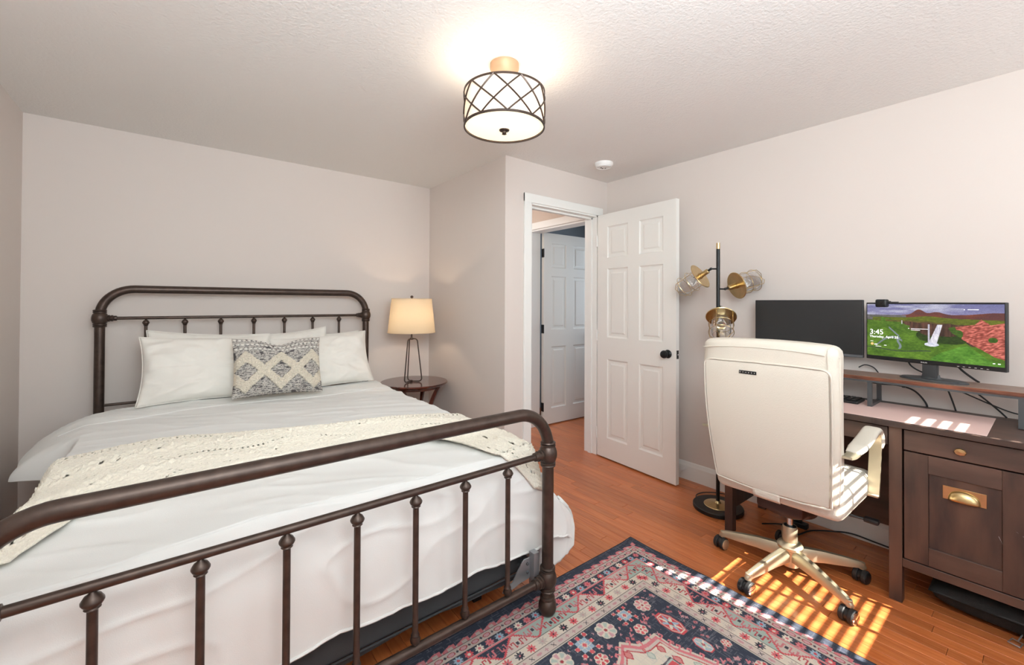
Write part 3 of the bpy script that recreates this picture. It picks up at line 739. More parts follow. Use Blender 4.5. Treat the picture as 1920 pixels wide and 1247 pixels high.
# ------------------------------------------------------------------ rug
RX, RY, RW, RLn = 1.978, 1.446, 1.512, 2.13
ul = np.concatenate([np.arange(0, 1.28, .0024), np.arange(1.28, RW, .02), [RW]]); vl = np.concatenate([np.arange(0, 1.15, .0024), np.arange(1.15, RLn, .02), [RLn]])
Ug, Vg = np.meshgrid(ul, vl, indexing='ij')
NAVY = np.array([58, 63, 76.]); CREAM = np.array([212, 200, 184.]); PINKC = np.array([206, 118, 124.]); RED = np.array([196, 78, 84.]); TEAL = np.array([170, 184, 174.])
BLUEC = np.array([150, 172, 190.]); DARK = np.array([50, 48, 56.]); BEIGE = np.array([192, 176, 166.]); ROSE = np.array([190, 140, 144.])
du = np.minimum(Ug, RW - Ug); dv = np.minimum(Vg, RLn - Vg)
D = np.minimum(du, dv); side = du < dv
S = np.where(side, np.minimum(Vg, RLn - Vg), np.minimum(Ug, RW - Ug))
img = np.tile(NAVY, Ug.shape + (1,))
def put(mask, c): img[mask] = c
def per(s, p, o=0.0): return ((s + o) / p) % 1.0
def starm(x, y, r, k=8, depth=.35, rot=0.0):
    a = np.arctan2(y, x) + rot; R = np.hypot(x, y); return R < r * (1 - depth * (0.5 - 0.5 * np.cos(k * a)))
# hooks on navy
b = (D > .030) & (D < .062); t = (D - .030) / .032; p = per(S, .062)
hk = (t > .75 - .75 * p) & (t > .10 + .3 * np.floor(p * 4) / 4)
put(b & hk, PINKC); put(b & hk & (per(S, .062, -.006) > .35) & (per(S, .062) < .78) & (t > .55), BEIGE)
put((D > .062) & (D < .098), BEIGE); put((D > .0605) & (D < .0635), DARK * 1.2)
x = (per(S, .052) - .5) * .052; y = D - .080
e1 = (x / .017) ** 2 + (y / .0095) ** 2
put((D > .062) & (D < .098) & (e1 < 1), RED * .8); put((D > .062) & (D < .098) & (e1 < .55), ROSE + 12)
x2 = (per(S, .052, .026) - .5) * .052; put((np.abs(x2) + np.abs(y) < .0065), DARK * 1.3)
put((D > .0965) & (D < .0995), DARK)
b = (D > .0995) & (D < .136); cell = np.floor(S / .046).astype(int) % 4; x = (per(S, .046) - .5) * .046; y = D - .118
for c, colr_ in ((0, RED + 10), (1, CREAM + 12), (2, PINKC), (3, BLUEC)):
    put(b & (cell == c) & starm(x, y, .019, 8, .35), colr_); put(b & (cell == c) & (np.hypot(x, y) < .006), (CREAM, PINKC, RED, RED)[c])
put((D > .136) & (D < .142), PINKC); put((D > .1325) & (D < .135), CREAM * .9)
# large hook border
b = (D > .142) & (D < .214); PP = .17; p = per(S, PP, .03); t = (D - .142) / .072
stair = np.floor(np.abs(p - .5) * 2 * 12) / 12
inside = t > stair * 1.05 - .02
cell = np.floor((S + .03) / PP).astype(int) % 3; cell2 = np.floor((S + .03 + PP / 2) / PP).astype(int) % 3
for c, colr_ in ((0, BEIGE + 10), (1, TEAL * .96), (2, CREAM)): put(b & inside & (cell == c), colr_)
for c, colr_ in ((0, NAVY), (1, TEAL * .95), (2, BEIGE)): put(b & ~inside & (cell2 == c), colr_)
put(b & (np.abs(t - stair * 1.05) < .075), RED + 8)
for pc, tc, ins in ((.5, .62, True), (0, .38, False)):
    for sx in (-1, 1):
        pp = p if ins else per(S, PP, .03 + PP / 2); pp = (pp - .5) * PP; yy = (t - tc) * .072
        for ox, sc_ in ((.018 * sx, 1.0), (.040 * sx, .75)):
            X1 = (pp - ox) * sx; Y1 = yy if ins else -yy
            h1 = (np.abs(X1 + .004 * sc_) < .0028) & (np.abs(Y1) < .015 * sc_)
            h2 = (np.abs(Y1 + .013 * sc_) < .0028) & (X1 > -.006 * sc_) & (X1 < .009 * sc_)
            h3 = (np.abs(X1 - .008 * sc_) < .0026) & (Y1 < -.003 * sc_) & (Y1 > -.0155 * sc_)
            h4 = (np.abs(Y1 - .012 * sc_) < .0026) & (X1 < -.002) & (X1 > -.012 * sc_)
            put(b & (h1 | h2 | h3 | h4), RED * .92 if ins else PINKC * .95)
    put(b & (np.abs(((per(S, PP, .03 + (0 if ins else PP / 2)) - .5) * PP)) < .006) & (np.abs(t - tc) < .10), DARK * 1.3)
put((D > .2125) & (D < .2155), DARK)
b = (D > .2155) & (D < .258); put(b, CREAM); cell = np.floor(S / .056).astype(int) % 4; x = (per(S, .056) - .5) * .056; y = D - .237
for c, colr_ in ((0, RED + 12), (1, DARK * 1.1), (2, RED + 18), (3, BEIGE * .97)):
    put(b & (cell == c) & starm(x, y, .020, 8, .45), colr_); put(b & (cell == c) & (np.hypot(x, y) < .004), (DARK, PINKC, DARK, ROSE)[c])
put((D > .258) & (D < .261), DARK)
b = (D > .261) & (D < .289); put(b, BEIGE + 6); cell = np.floor(S / .036).astype(int) % 3; x = (per(S, .036) - .5) * .036; y = D - .275
put(b & (cell == 0) & ((np.abs(np.abs(x) - np.abs(y)) < .0022) & (np.hypot(x, y) < .011)), DARK * 1.2)
put(b & (cell == 1) & ((x / .012) ** 2 + (y / .006) ** 2 < 1), ROSE)
put(b & (cell == 2) & starm(x, y, .009, 4, .6), ROSE * .9 + 10)
put((D > .289) & (D < .2915), DARK); put((D > .2915) & (D < .297), CREAM * .95)
field = D > .297
img[field] = NAVY * 1.0
CU, CV = RW / 2, RLn / 2
fu = CU - np.abs(Ug - CU); fv = CV - np.abs(Vg - CV)        # four-fold symmetric field coordinates
def rosette(u, v, r, c1, c2, n=8):
    x, y = fu - u, fv - v; a = np.arctan2(y, x); R = np.hypot(x, y); m = R < r * (.86 + .14 * np.abs(np.cos(a * n / 2)))
    put(m & field, CREAM); pet = (R > r * .35) & (R < r * .88) & (np.abs(np.sin(a * n / 2)) < .82); alt = (np.floor((a + PI) / (2 * PI / n) + .5).astype(int) % 2) == 0
    put(pet & alt & m, c1); put(pet & ~alt & m, c2); put((R < r * .16), RED * .8)
def checks(u, v, r, c1, c2):
    x, y = fu - u, fv - v; k = r / 2.5; i = np.round(x / k); j = np.round(y / k)
    m = (np.abs(i) <= 2) & (np.abs(j) <= 2) & ~((np.abs(i) == 2) & (np.abs(j) == 1)) & ~((np.abs(i) == 1) & (np.abs(j) == 2))
    lx_ = np.abs(x / k - i); ly_ = np.abs(y / k - j); outer = (np.abs(i) == 2) | (np.abs(j) == 2)
    dia = lx_ + ly_ < .62; put(m & outer & (lx_ + ly_ < .92) & field, CREAM); put(m & outer & dia, c1)
    put(m & ~outer & field, CREAM); put(m & ~outer & (np.maximum(lx_, ly_) < .46), c2); put((np.abs(x) + np.abs(y) < k * .9), CREAM); put((np.abs(x) + np.abs(y) < k * .62), c1)
def octag(u, v, ru, rv, c1, c2):
    x, y = (fu - u) / ru, (fv - v) / rv; m = (np.maximum(np.abs(x), np.abs(y)) < 1) & (np.abs(x) + np.abs(y) < 1.45)
    put(m & field, RED); m2 = (np.maximum(np.abs(x), np.abs(y)) < .88) & (np.abs(x) + np.abs(y) < 1.28); put(m2, CREAM); m3 = (np.maximum(np.abs(x), np.abs(y)) < .80) & (np.abs(x) + np.abs(y) < 1.17); put(m3, c1)
    st = starm(x, y, .82, 8, .55, PI / 8); put(st & m3, c2); a = np.arctan2(y, x); put(st & m3 & (np.floor((a + PI) / (PI / 4)).astype(int) % 2 == 0), CREAM)
    put(np.abs(x) + np.abs(y) < .26, DARK); put(np.abs(x) + np.abs(y) < .19, RED)
mot = np.random.default_rng(11)
for k in range(420):
    u = mot.uniform(.305, CU); v = mot.uniform(.305, CV); t_ = mot.integers(0, 4); rr = mot.uniform(.007, .011)
    if k % 2: u = round(u / .034) * .034 + .01; v = round(v / .034) * .034
    x, y = fu - u, fv - v; c = (PINKC, ROSE, PINKC * .9, ROSE)[int(t_)]
    if t_ == 0: m = (np.abs(x - y * .6) < rr * .35) & (np.abs(y) < rr) | (np.abs(y - rr * .5) < rr * .3) & (np.abs(x) < rr * 1.1)
    elif t_ == 1: m = starm(x, y, rr, 4, .55)
    elif t_ == 2: m = (np.abs(x) + np.abs(y) < rr) & ~((x > 0) & (y > 0) & (x + y < rr * .5))
    else: m = (np.abs(np.abs(x) - np.abs(y)) < rr * .3) & (np.hypot(x, y) < rr)
    if k % 3 != 2: put(m & field, c)
def clear(u, v, r): put((np.hypot(fu - u, fv - v) < r) & field, NAVY)
for (u, v, r) in ((.402, .354, .046), (.511, .345, .05), (.635, .349, .054), (.756, .348, .056), (.522, .431, .036), (.756, .430, .036), (.401, .486, .06), (.401, .62, .045)): clear(u, v, r)
# medallion
poly = [(.756, .50), (.70, .472), (.645, .430), (.60, .478), (.566, .486), (.505, .485), (.500, .56), (.470, .63), (.44, .72), (.40, .86), (.385, 1.08), (.9, 1.08)]
def inpoly(P, X_, Y_):
    m = np.zeros(X_.shape, bool); n_ = len(P)
    for i in range(n_):
        x1, y1 = P[i]; x2_, y2_ = P[(i + 1) % n_]
        if y1 == y2_: continue
        c = ((y1 > Y_) != (y2_ > Y_)) & (X_ < (x2_ - x1) * (Y_ - y1) / (y2_ - y1) + x1); m ^= c
    return m
def scaled(f):
    cx_, cy_ = .80, 1.07; return [(cx_ + (a - cx_) * f, cy_ + (b_ - cy_) * f) for a, b_ in poly]
for f, c in ((1.02, CREAM * .95), (1.0, PINKC), (.975, BEIGE + 8), (.955, RED * .9), (.945, CREAM)): put(inpoly(scaled(f), fu, fv) & field, c)
for (u, v, r, c) in ((.665, .478, .020, RED), (.60, .53, .018, TEAL), (.545, .535, .018, RED), (.54, .60, .020, RED), (.505, .66, .018, TEAL), (.49, .73, .02, RED), (.72, .50, .014, ROSE), (.60, .50, .008, RED), (.56, .57, .008, TEAL), (.46, .84, .02, TEAL), (.445, .94, .02, RED)):
    x, y = fu - u, fv - v; m = (np.abs(x) + np.abs(y) * .8 < r) & (np.abs(x) < r * .75); put(m & (fv > .4), c * .9); m = (np.abs(x) + np.abs(y) * .8 < r * .72) & (np.abs(x) < r * .5); put(m, c * .6 + CREAM * .4)
for f, c in ((.845, DARK * 1.4), (.833, TEAL), (.822, RED + 6)): put(inpoly(scaled(f), fu, fv) & field, c)
for (u, v, r) in ((.70, .585, .026), (.645, .60, .030), (.60, .66, .026), (.756, .62, .030), (.70, .68, .03), (.56, .76, .028), (.64, .80, .03), (.756, .80, .05)): rosette(u, v, r, BLUEC, PINKC, 6)
for i in range(len(poly) - 2):
    (a, b_), (c, d_) = poly[i], poly[i + 1]; L_ = math.hypot(c - a, d_ - b_); nn = max(1, int(L_ / .034))
    for k in range(nn):
        t_ = (k + .5) / nn; qx, qy = a + (c - a) * t_, b_ + (d_ - b_) * t_; nx_, ny_ = (d_ - b_) / L_, -(c - a) / L_
        if nx_ * (.80 - qx) + ny_ * (1.07 - qy) > 0: nx_, ny_ = -nx_, -ny_
        tx_, ty_ = -ny_, nx_
        x, y = (fu - qx) * tx_ + (fv - qy) * ty_, (fu - qx) * nx_ + (fv - qy) * ny_
        m = (np.abs(x) < .0035) & (y > -.002) & (y < .020) | (np.abs(y - .0185) < .0035) & (x > 0) & (x < .013) | (np.abs(x - .0115) < .003) & (y > .010) & (y < .020)
        put(m & field, PINKC)
rosette(.402, .354, .037, PINKC, ROSE + 10); checks(.511, .345, .040, RED + 8, BLUEC); rosette(.635, .349, .044, ROSE + 10, TEAL); checks(.756, .348, .046, RED + 10, BLUEC)
rosette(.522, .431, .028, RED + 10, PINKC, 6); rosette(.756, .430, .028, PINKC, RED, 6); octag(.401, .486, .034, .064, RED, BLUEC); octag(.401, .622, .024, .040, BLUEC, TEAL)
rosette(.325, .671, .020, RED, PINKC, 6); rosette(.33, .80, .026, RED, PINKC, 6)
# distressed weave
d1_ = vnoise(Ug * 26, Vg * 420, 31); d2_ = vnoise(Ug * 420, Vg * 26, 32); d3_ = vnoise(Ug * 14, Vg * 14, 33)
fade = ((d1_ > .80) | (d2_ > .80)) * (.12 + .30 * d3_) + .06 * vnoise(Ug * 300, Vg * 300, 35)
img = img * (1 - fade[..., None]) + np.array([168, 166, 170.]) * fade[..., None]
img = np.clip(img, 0, 255)
img[D < .003] = DARK * .8
Zr = np.full(Ug.shape, .0055)
wave = .0035 * np.exp(-(Ug / .06) ** 2) * (vnoise(Vg * 7, Ug * 0, 41) ** 2) * 2
Zr = Zr + wave * (Ug < .2)
P = np.stack([RX - Ug + 0 * Vg, RY - Vg, Zr], -1)
edge_w = .004 * (vnoise(Vg * 9, Ug * 0, 44) - .5) * np.exp(-Ug / .03); P[..., 0] += edge_w
me = grid_mesh('area_rug', P); set_color(me, lin(img).reshape(-1, 3))
M_RUG = attr_mat('printed_rug', 'Col', .9, bump=.25, bscale=500, spec=.15)
rug = link(me, 'area_rug', M_RUG, None, 'all'); tag(rug, 'navy area rug with faded red, pink and cream oriental pattern', 'rug')
rim = [P[0, j] for j in range(0, P.shape[1], 6)] + [P[-1, -1]] + [P[-1, 0]] + [P[i, 0] for i in range(P.shape[0] - 1, -1, -8)]
bm = bmesh.new()
tube(bm, [(a[0], a[1], a[2] * .5) for a in rim], .0028, 6, closed=True); finish(bm, 'edge_binding', mat('rug_binding', rgb(44, 46, 56), .9), rug, True)

# ------------------------------------------------------------------ floor lamp
fl = empty('floor_lamp', (2.700, 1.318, 0)); tag(fl, 'black and brass floor lamp with three caged clear glass heads', 'floor lamp')
lt('base', M_BLACK, fl, [(.142, 0), (.146, .004), (.146, .022), (.142, .026), (.0, .026)], seg=56)
lt('base_cap', M_BRASS, fl, [(.082, .0262), (.080, .029), (.055, .034), (.020, .040), (.013, .052), (.0, .052)], seg=40)
lt('pole', M_BLACK, fl, [(.0110, .04), (.0110, 1.640)], seg=20)
lt('pole_tip', M_BRASS, fl, [(.0112, 1.638), (.0112, 1.676), (.0, 1.677)], seg=20)
def head(z, az, d, arm=.045, first=None):
    a = Vector((math.cos(az), math.sin(az), 0)); d = Vector(d).normalized()
    h = empty('lamp_head', (0, 0, 0), parent=fl)
    j = Vector((0, 0, z)) + a * arm
    bm = bmesh.new(); tube(bm, [(0, 0, z), tuple(j)], .005, 8); lathe(bm, [(.001, -.009), (.008, -.005), (.009, 0), (.008, .005), (.001, .009)], T(*j), 12)
    tube(bm, [tuple(j), tuple(j + d * .022)], .007, 10)
    finish(bm, 'swivel_joint', M_BLACK, h, True)
    M = axisM(tuple(j + d * .02), d)
    lt('socket', M_BRASS, h, [(.012, 0), (.016, .004), (.016, .050), (.019, .052), (.019, .058)], M, 20)
    lt('brass_disc', M_BRASS, h, [(.016, .058), (.084, .058), (.087, .061), (.084, .065), (.018, .065)], M, 44)
    lt('glass_cylinder', M_GLASS, h, [(.053, .066), (.053, .190), (.047, .206), (.028, .214), (.0, .215), (.0, .2135), (.027, .2125), (.0455, .205), (.0515, .189), (.0515, .066)], M, 28, cap=False)
    lt('bulb', M_GLASS, h, [(.012, .066), (.013, .080), (.024, .105), (.029, .125), (.024, .145), (.012, .156), (.0, .158)], M, 18)
    bm = bmesh.new(); R = .069
    for zz in (.125, .185): tube(bm, [tuple(M @ Vector((R * math.cos(t), R * math.sin(t), zz))) for t in np.linspace(0, 2 * PI, 33)[:-1]], .0017, 6, closed=True)
    for k in range(2):
        t = PI / 2 * k + .4
        pts = [(R * math.cos(t), R * math.sin(t), .065), (R * math.cos(t), R * math.sin(t), .20), (R * .45 * math.cos(t), R * .45 * math.sin(t), .236), (0, 0, .241), (-R * .45 * math.cos(t), -R * .45 * math.sin(t), .236), (-R * math.cos(t), -R * math.sin(t), .20), (-R * math.cos(t), -R * math.sin(t), .065)]
        tube(bm, [tuple(M @ Vector(p)) for p in pts], .0017, 6)
    finish(bm, 'wire_cage', M_BRASS, h, True)
CR = Vector((.785, -.62, 0)); CF = Vector((.62, .785, 0)); CUz = Vector((0, 0, 1))
head(1.512, math.atan2(-CR.y, -CR.x), -CR * .55 - CUz * .52 + CF * .62)
head(1.385, math.atan2(CR.y, CR.x), CR * .92 + CUz * .27 + CF * .12)
head(1.270, math.atan2(-CF.y, -CF.x), -CF * .60 - CR * .28 - CUz * .70, arm=.035)
fc = tb('cable', M_RUBBER, None, smooth_path([(2.72, 1.47, .006), (2.78, 1.50, .005), (2.86, 1.48, .005), (2.93, 1.40, .005), (2.955, 1.30, .005)], 6), .003, 6)
tag(fc, 'thin black power cord on the floor behind the floor lamp base', 'cord')

# ------------------------------------------------------------------ desk
DY0, DY1, DX, DXB = -.004, 1.176, 2.462, 2.962
desk = empty('desk', (2.71, .586, 0)); tag(desk, 'dark rustic wooden desk with one cabinet, brass knob and brass bin pull', 'desk')
ox, oy = 2.71, .586
def dk(name, m, x0, x1, y0, y1, z0, z1, bevel=.0015, parent=desk, **k): return bx(name, m, parent, x0 - ox, x1 - ox, y0 - oy, y1 - oy, z0, z1, bevel=bevel, **k)
dk('desktop', M_DESKH, DX, DXB, DY0, DY1, .756, .781, bevel=.002)
LG = .044
for y0 in (DY1 - LG - .004, .412, DY0 + .002): dk('leg', M_DESK, DX + .018, DX + .018 + LG, y0, y0 + LG, 0, .756)
for y0 in (DY1 - LG - .004, .412, DY0 + .002): dk('leg', M_DESK, DXB - LG, DXB - .002, y0, y0 + LG, 0, .756)
dk('side_panel', M_DESK, DX + .018 + LG, DXB - LG, DY1 - .034, DY1 - .018, .12, .756)
dk('side_panel', M_DESK, DX + .018 + LG, DXB - LG, .424, .440, .13, .756)
dk('side_panel', M_DESK, DX + .018 + LG, DXB - LG, .010, .026, .155, .756)
dk('back_panel', M_DESKH, DXB - .025, DXB - .010, .456, DY1 - LG, .137, .756)
dk('back_panel', M_DESKH, DXB - .025, DXB - .010, .045, .412, .16, .756)
dk('cabinet_floor', M_DESKH, DX + .03, DXB - .02, .045, .412, .165, .185)
dk('keyboard_drawer', M_DESKH, DX + .022, DX + .040, .460, DY1 - LG - .008, .672, .750)
dk('bottom_rail', M_DESKH, DX + .022, DX + .050, .046, .412, .157, .193)
dr = dk('drawer_front', M_DESKH, DX + .020, DX + .038, .050, .406, .664, .750)
lt('knob', M_BRASS, dr, [(.006, 0), (.006, .012), (.017, .014), (.0185, .018), (.016, .022), (.0, .024)], axisM((DX + .020 - ox, .235 - oy, .703), (-1, 0, 0)) @ Matrix.Diagonal((1.0, .82, 1, 1)), seg=8)
cd = empty('cabinet_door', (0, 0, 0), parent=desk)
yl, yr, zb_, zt_ = .406, .050, .198, .658; sw = .076
dk('stile', M_DESK, DX + .020, DX + .040, yl - sw, yl, zb_, zt_, parent=cd); dk('stile', M_DESK, DX + .020, DX + .040, yr, yr + sw, zb_, zt_, parent=cd)
dk('rail', M_DESKH, DX + .020, DX + .040, yr + sw, yl - sw, zt_ - sw, zt_, parent=cd); dk('rail', M_DESKH, DX + .020, DX + .040, yr + sw, yl - sw, zb_, zb_ + sw, parent=cd)
bm = bmesh.new()
npl = 1; yw = (yl - yr - 2 * sw) / npl
for k in range(npl): box(bm, DX + .028 - ox, DX + .036 - ox, yr + sw + k * yw + .0006 - oy, yr + sw + (k + 1) * yw - .0006 - oy, zb_ + sw - .004, zt_ - sw + .004, bevel=.0008)
finish(bm, 'panel', M_DESK, cd)
bm = bmesh.new(); hy, hz = .227 - oy, .520
box(bm, DX + .0255 - ox, DX + .028 - ox, hy - .061, hy + .061, hz - .024, hz + .030, bevel=.0008)
prof = [];
for i in range(9):
    th = PI / 2 * i / 8
    prof.append([(DX + .0265 - ox - .026 * math.sin(th) * 1.0 * max(0, math.cos(a)) ** .5 if False else 0) for a in (0,)])
ringv = []
for i in range(9):
    ph = PI / 2 * i / 8            # from top rim (0) down to the lip
    row = []
    for k in range(25):
        a = PI * k / 24            # across the width
        yy = .046 * math.cos(a); s_ = math.sin(a)
        xx = DX + .0255 - ox - .024 * math.sin(ph) * s_ ** .7; zz = hz - .020 + .042 * math.cos(ph) * s_ ** .8
        row.append(bm.verts.new((xx, hy + yy, zz)))
    ringv.append(row)
for A, B in zip(ringv, ringv[1:]):
    for k in range(24): bm.faces.new((A[k], A[k + 1], B[k + 1], B[k]))
hn = finish(bm, 'bin_pull', M_BRASS, cd, True); hn['label'] = 'brass cup pull on a rectangular backplate'
md = hn.modifiers.new('thick', 'SOLIDIFY'); md.thickness = .0015

for (y_, z_, dy_, dz_) in ((.135, .405, .010, .026), (.09, .44, .003, .003), (.075, .43, .006, .002)):
    bm = bmesh.new(); x_ = DX + .0197 - ox; A = [bm.verts.new((x_ - .0004 * e_, y_ - oy + sy, z_ + sz)) for e_ in (0, 1) for sy, sz in ((0, 0), (.0012, .0008), (-dy_, -dz_))]
    bm.faces.new(A[:3]); bm.faces.new(A[3:][::-1])
    for i in range(3): j = (i + 1) % 3; bm.faces.new((A[i], A[j], A[j + 3], A[i + 3]))
    finish(bm, 'scratch', M_WHITEINK, cd)
dm = tag(bx('desk_mat', M_PINK, None, 2.472, 2.890, .164, 1.02, .7815, .7835, bevel=.0008), 'pale pink desk mat lying along the front of the desk', 'desk mat')

# monitor riser
RXF, RXB = 2.716, 2.918
rs = empty('monitor_riser', (2.817, .55, .7835)); tag(rs, 'long wood-topped monitor riser on grey metal trapezoid feet', 'monitor riser')
def rb(name, m, x0, x1, y0, y1, z0, z1, **k): return bx(name, m, rs, x0 - 2.817, x1 - 2.817, y0 - .55, y1 - .55, z0 - .7835, z1 - .7835, **k)
bm = bmesh.new(); box(bm, RXF - 2.817, RXB - 2.817, .02 - .55, 1.08 - .55, .914 - .7835, .932 - .7835, bevel=.001)
o = finish(bm, 'shelf_board', M_RISTOP, rs); o.data.materials.append(M_RISER)
for p_ in o.data.polygons:
    if abs(p_.normal.z) < .5: p_.material_index = 1
for x0 in (RXF + .004, RXB - .020): rb('support_bar', M_GUN, x0, x0 + .012, .03, 1.07, .904, .9135)
for yc in (.085, .572, 1.03):
    bm = bmesh.new(); zt = .904 - .7835
    for (xa, xb_, za, zb2) in (): pass
    F_ = [(RXF + .003, 0), (RXF + .003, zt), (RXF + .017, zt), (RXF + .017, .012), (RXB - .016, .012), (RXB - .022, zt), (RXB - .008, zt), (RXB + .000, 0)]
    A = [bm.verts.new((x - 2.817, yc - .009 - .55, z)) for x, z in F_]; B = [bm.verts.new((x - 2.817, yc + .009 - .55, z)) for x, z in F_]
    for i in range(8): j = (i + 1) % 8; bm.faces.new((A[i], A[j], B[j], B[i]))
    for R_ in (A, B): bm.faces.new((R_[0], R_[1], R_[2], R_[3])); bm.faces.new((R_[0], R_[3], R_[4], R_[7])); bm.faces.new((R_[4], R_[5], R_[6], R_[7]))
    finish(bm, 'foot_frame', M_GUN, rs)
rb('clip', M_BLACK, RXF + .010, RXF + .022, .44, .452, .895, .9035)

# keyboard
kb = empty('keyboard', (2.79, .84, .7835)); tag(kb, 'black keyboard tucked under the monitor riser on the pink mat', 'keyboard')
bx('tray', M_PLAST, kb, -.070, .062, -.222, .215, 0, .013, bevel=.004, seg=2)
for r in range(6):
    bm = bmesh.new()
    for c in range(17):
        y0 = -.212 + c * .0247; box(bm, -.058 + r * .0195, -.0415 + r * .0195, y0, y0 + .0215, .013, .019, bevel=.0018)
    finish(bm, 'key_row', M_PLAST, kb)
for r, c in ((1, 2), (2, 3), (2, 4), (3, 1), (4, 2)): bx('key_legend', M_WHITEINK, kb, -.053 + r * .0195, -.048 + r * .0195, -.205 + c * .0247, -.199 + c * .0247, .0191, .0193)

# ------------------------------------------------------------------ monitors
def text_mesh(body, size, m, parent, M, name='lettering', align='LEFT', ext=.0002):
    cu_ = bpy.data.curves.new(name, 'FONT'); cu_.body = body; cu_.size = size; cu_.extrude = ext; cu_.align_x = align
    tmp = bpy.data.objects.new('tmp', cu_); COL.objects.link(tmp); dg = bpy.context.evaluated_depsgraph_get()
    me = bpy.data.meshes.new_from_object(tmp.evaluated_get(dg)); bpy.data.objects.remove(tmp)
    me.materials.clear(); me.materials.append(m); me.transform(M)
    o = bpy.data.objects.new(name, me); COL.objects.link(o); o.parent = parent; return o
def plane_axes(u, v, n):  # text local x->u, y->v, z->n
    return Matrix(((u[0], v[0], n[0], 0), (u[1], v[1], n[1], 0), (u[2], v[2], n[2], 0), (0, 0, 0, 1)))
# local frame: -x is the viewing side, +y is the left of the picture
def monitor(name, loc, rz, w, h, zc, label, screen_m, bez=.007, chin=.016, stand_only=False):
    r = empty(name, loc, rz); tag(r, label, 'monitor')
    bx('housing', M_PLAST, r, -.004, .018, -w / 2, w / 2, zc - h / 2, zc + h / 2, bevel=.003, seg=2)
    bx('rear_bulge', M_PLAST, r, .018, .040, -w * .3, w * .3, zc - h * .3, zc + h * .32, bevel=.012, seg=2)
    bm = bmesh.new()
    lathe(bm, [(1, 0), (1, .004), (.93, .010), (.0, .012)], T(.032, 0, 0) @ Matrix.Diagonal((.068, .125, 1, 1)), 48); finish(bm, 'stand_base', M_GREYP, r, True)
    bm = bmesh.new(); box(bm, .002, .026, -.028, .028, .010, zc, bevel=.006, seg=2); lathe(bm, [(1.3, .010), (1.1, .016), (1.0, .03)], T(.018, 0, 0) @ Matrix.Diagonal((.015, .032, 1, 1)), 24); finish(bm, 'stand_neck', M_GREYP, r, True)
    return r
RT = .932
ang2 = math.radians(-16.5)
m2 = monitor('monitor', (2.790, .368, RT), math.radians(-16.5), .512, .292, 1.155 - RT, 'monitor showing a green waterfall landscape lock screen with the time 3:45', None)
m1 = monitor('monitor', (2.868, .896, RT), 0, .536, .308, 1.161 - RT, 'monitor with a dark switched-off screen behind the chair', None)
bx('screen', M_SCREEN, m1, -.0055, -.0042, -.262, .262, 1.161 - RT - .138, 1.161 - RT + .148)
bx('chin', mat('grey_chin', rgb(92, 94, 98), .35), m1, -.0052, -.0042, -.266, .266, 1.161 - RT - .152, 1.161 - RT - .139)
# screen picture
SW, SH = .501, .264; nx, ny = 520, 278
gx, gy = np.meshgrid(np.linspace(0, 1, nx), np.linspace(0, 1, ny), indexing='ij')   # x from left, y from top
A3 = lambda *c: np.array(c, float)
pic = np.zeros(gx.shape + (3,))
n1 = vnoise(gx * 7, gy * 22, 51); n2 = vnoise(gx * 22, gy * 50, 52); n3 = vnoise(gx * 60, gy * 60, 53); n4 = vnoise(gx * 14, gy * 12, 54); n5 = vnoise(gx * 150, gy * 110, 55)
sky = A3(116, 116, 160) * (1 - gy[..., None] * 1.5) + A3(190, 176, 200) * gy[..., None] * 1.5
cl_ = (np.clip(n1 * .7 + n2 * .3 - .32, 0, 1) * 1.7 * (gx < .75))[..., None]; pic[:] = sky * (1 - cl_) + A3(196, 196, 214) * cl_
def below(f): return gy > f
mtn = .19 - .10 * np.exp(-((gx - .43) / .05) ** 2) - .055 * np.exp(-((gx - .56) / .06) ** 2) - .05 * np.exp(-((gx - .98) / .2) ** 2) + .06 * (gx < .3) + .01 * n4
def tex(c1, c2, n_): return A3(*c1) * (1 - n_[..., None]) + A3(*c2) * n_[..., None]
def pu(m, c):
    pic[m] = (c[m] if c.ndim == 3 else c)
pu(below(np.maximum(mtn, .20 * (gx < .30))) , tex((96, 60, 60), (140, 74, 52), n4))
pu((gx < .33) & (gy > .205) & (gy < .30), tex((120, 112, 120), (90, 92, 80), n2))
gr = tex((84, 110, 30), (130, 150, 44), n2 * .6 + n3 * .4)
plateau = .245 + .04 * (gx > .6) * (gx - .6) - .03 * np.exp(-((gx - .5) / .1) ** 2) + .10 * np.clip(.10 - gx, 0, 1)
pu(below(plateau) & (gx > .05), tex((76, 84, 34), (120, 128, 40), n3 * .5 + n2 * .5))
cliff = .29 + .07 * gx + .02 * n4
pu(below(cliff), tex((62, 46, 38), (112, 76, 62), vnoise(gx * 90, gy * 9, 57)))
slope = np.interp(gx, [0, .1, .2, .3, .40, .5, .58, .64, .72, .8, 1], [.30, .30, .34, .42, .48, .50, .50, .52, .58, .7, .7]) + .02 * n4
gra = tex((60, 92, 26), (112, 150, 48), np.clip(n4 * .7 + n3 * .5 - .1, 0, 1))
pu(below(slope), gra)
pu((((gx - .60) / .20) ** 2 + ((gy - .57) / .13) ** 2 < .8 + .4 * n4), tex((34, 52, 22), (60, 82, 32), n3)); pu((((gx - .58) / .14) ** 2 + ((gy - .50) / .07) ** 2 < .8 + .4 * n4) & (gy < .56), tex((58, 42, 36), (96, 66, 54), vnoise(gx * 90, gy * 9, 57)))
pu((gx > .12) & (gx < .36) & (np.abs(gy - (.30 + .75 * (gx - .12))) < .055 * (1 + n4)) , tex((66, 100, 30), (96, 130, 44), n3))
pu((gx > .08) & (gx < .30) & (np.abs(gy - .80 + .18 * np.sin((gx - .08) * 11)) < .018), tex((104, 116, 122), (140, 150, 150), n3))
pu((np.abs(gx - .275 + .01 * np.sin(gy * 30)) < .010) & (gy > .62) & (gy < .84), A3(128, 140, 146))
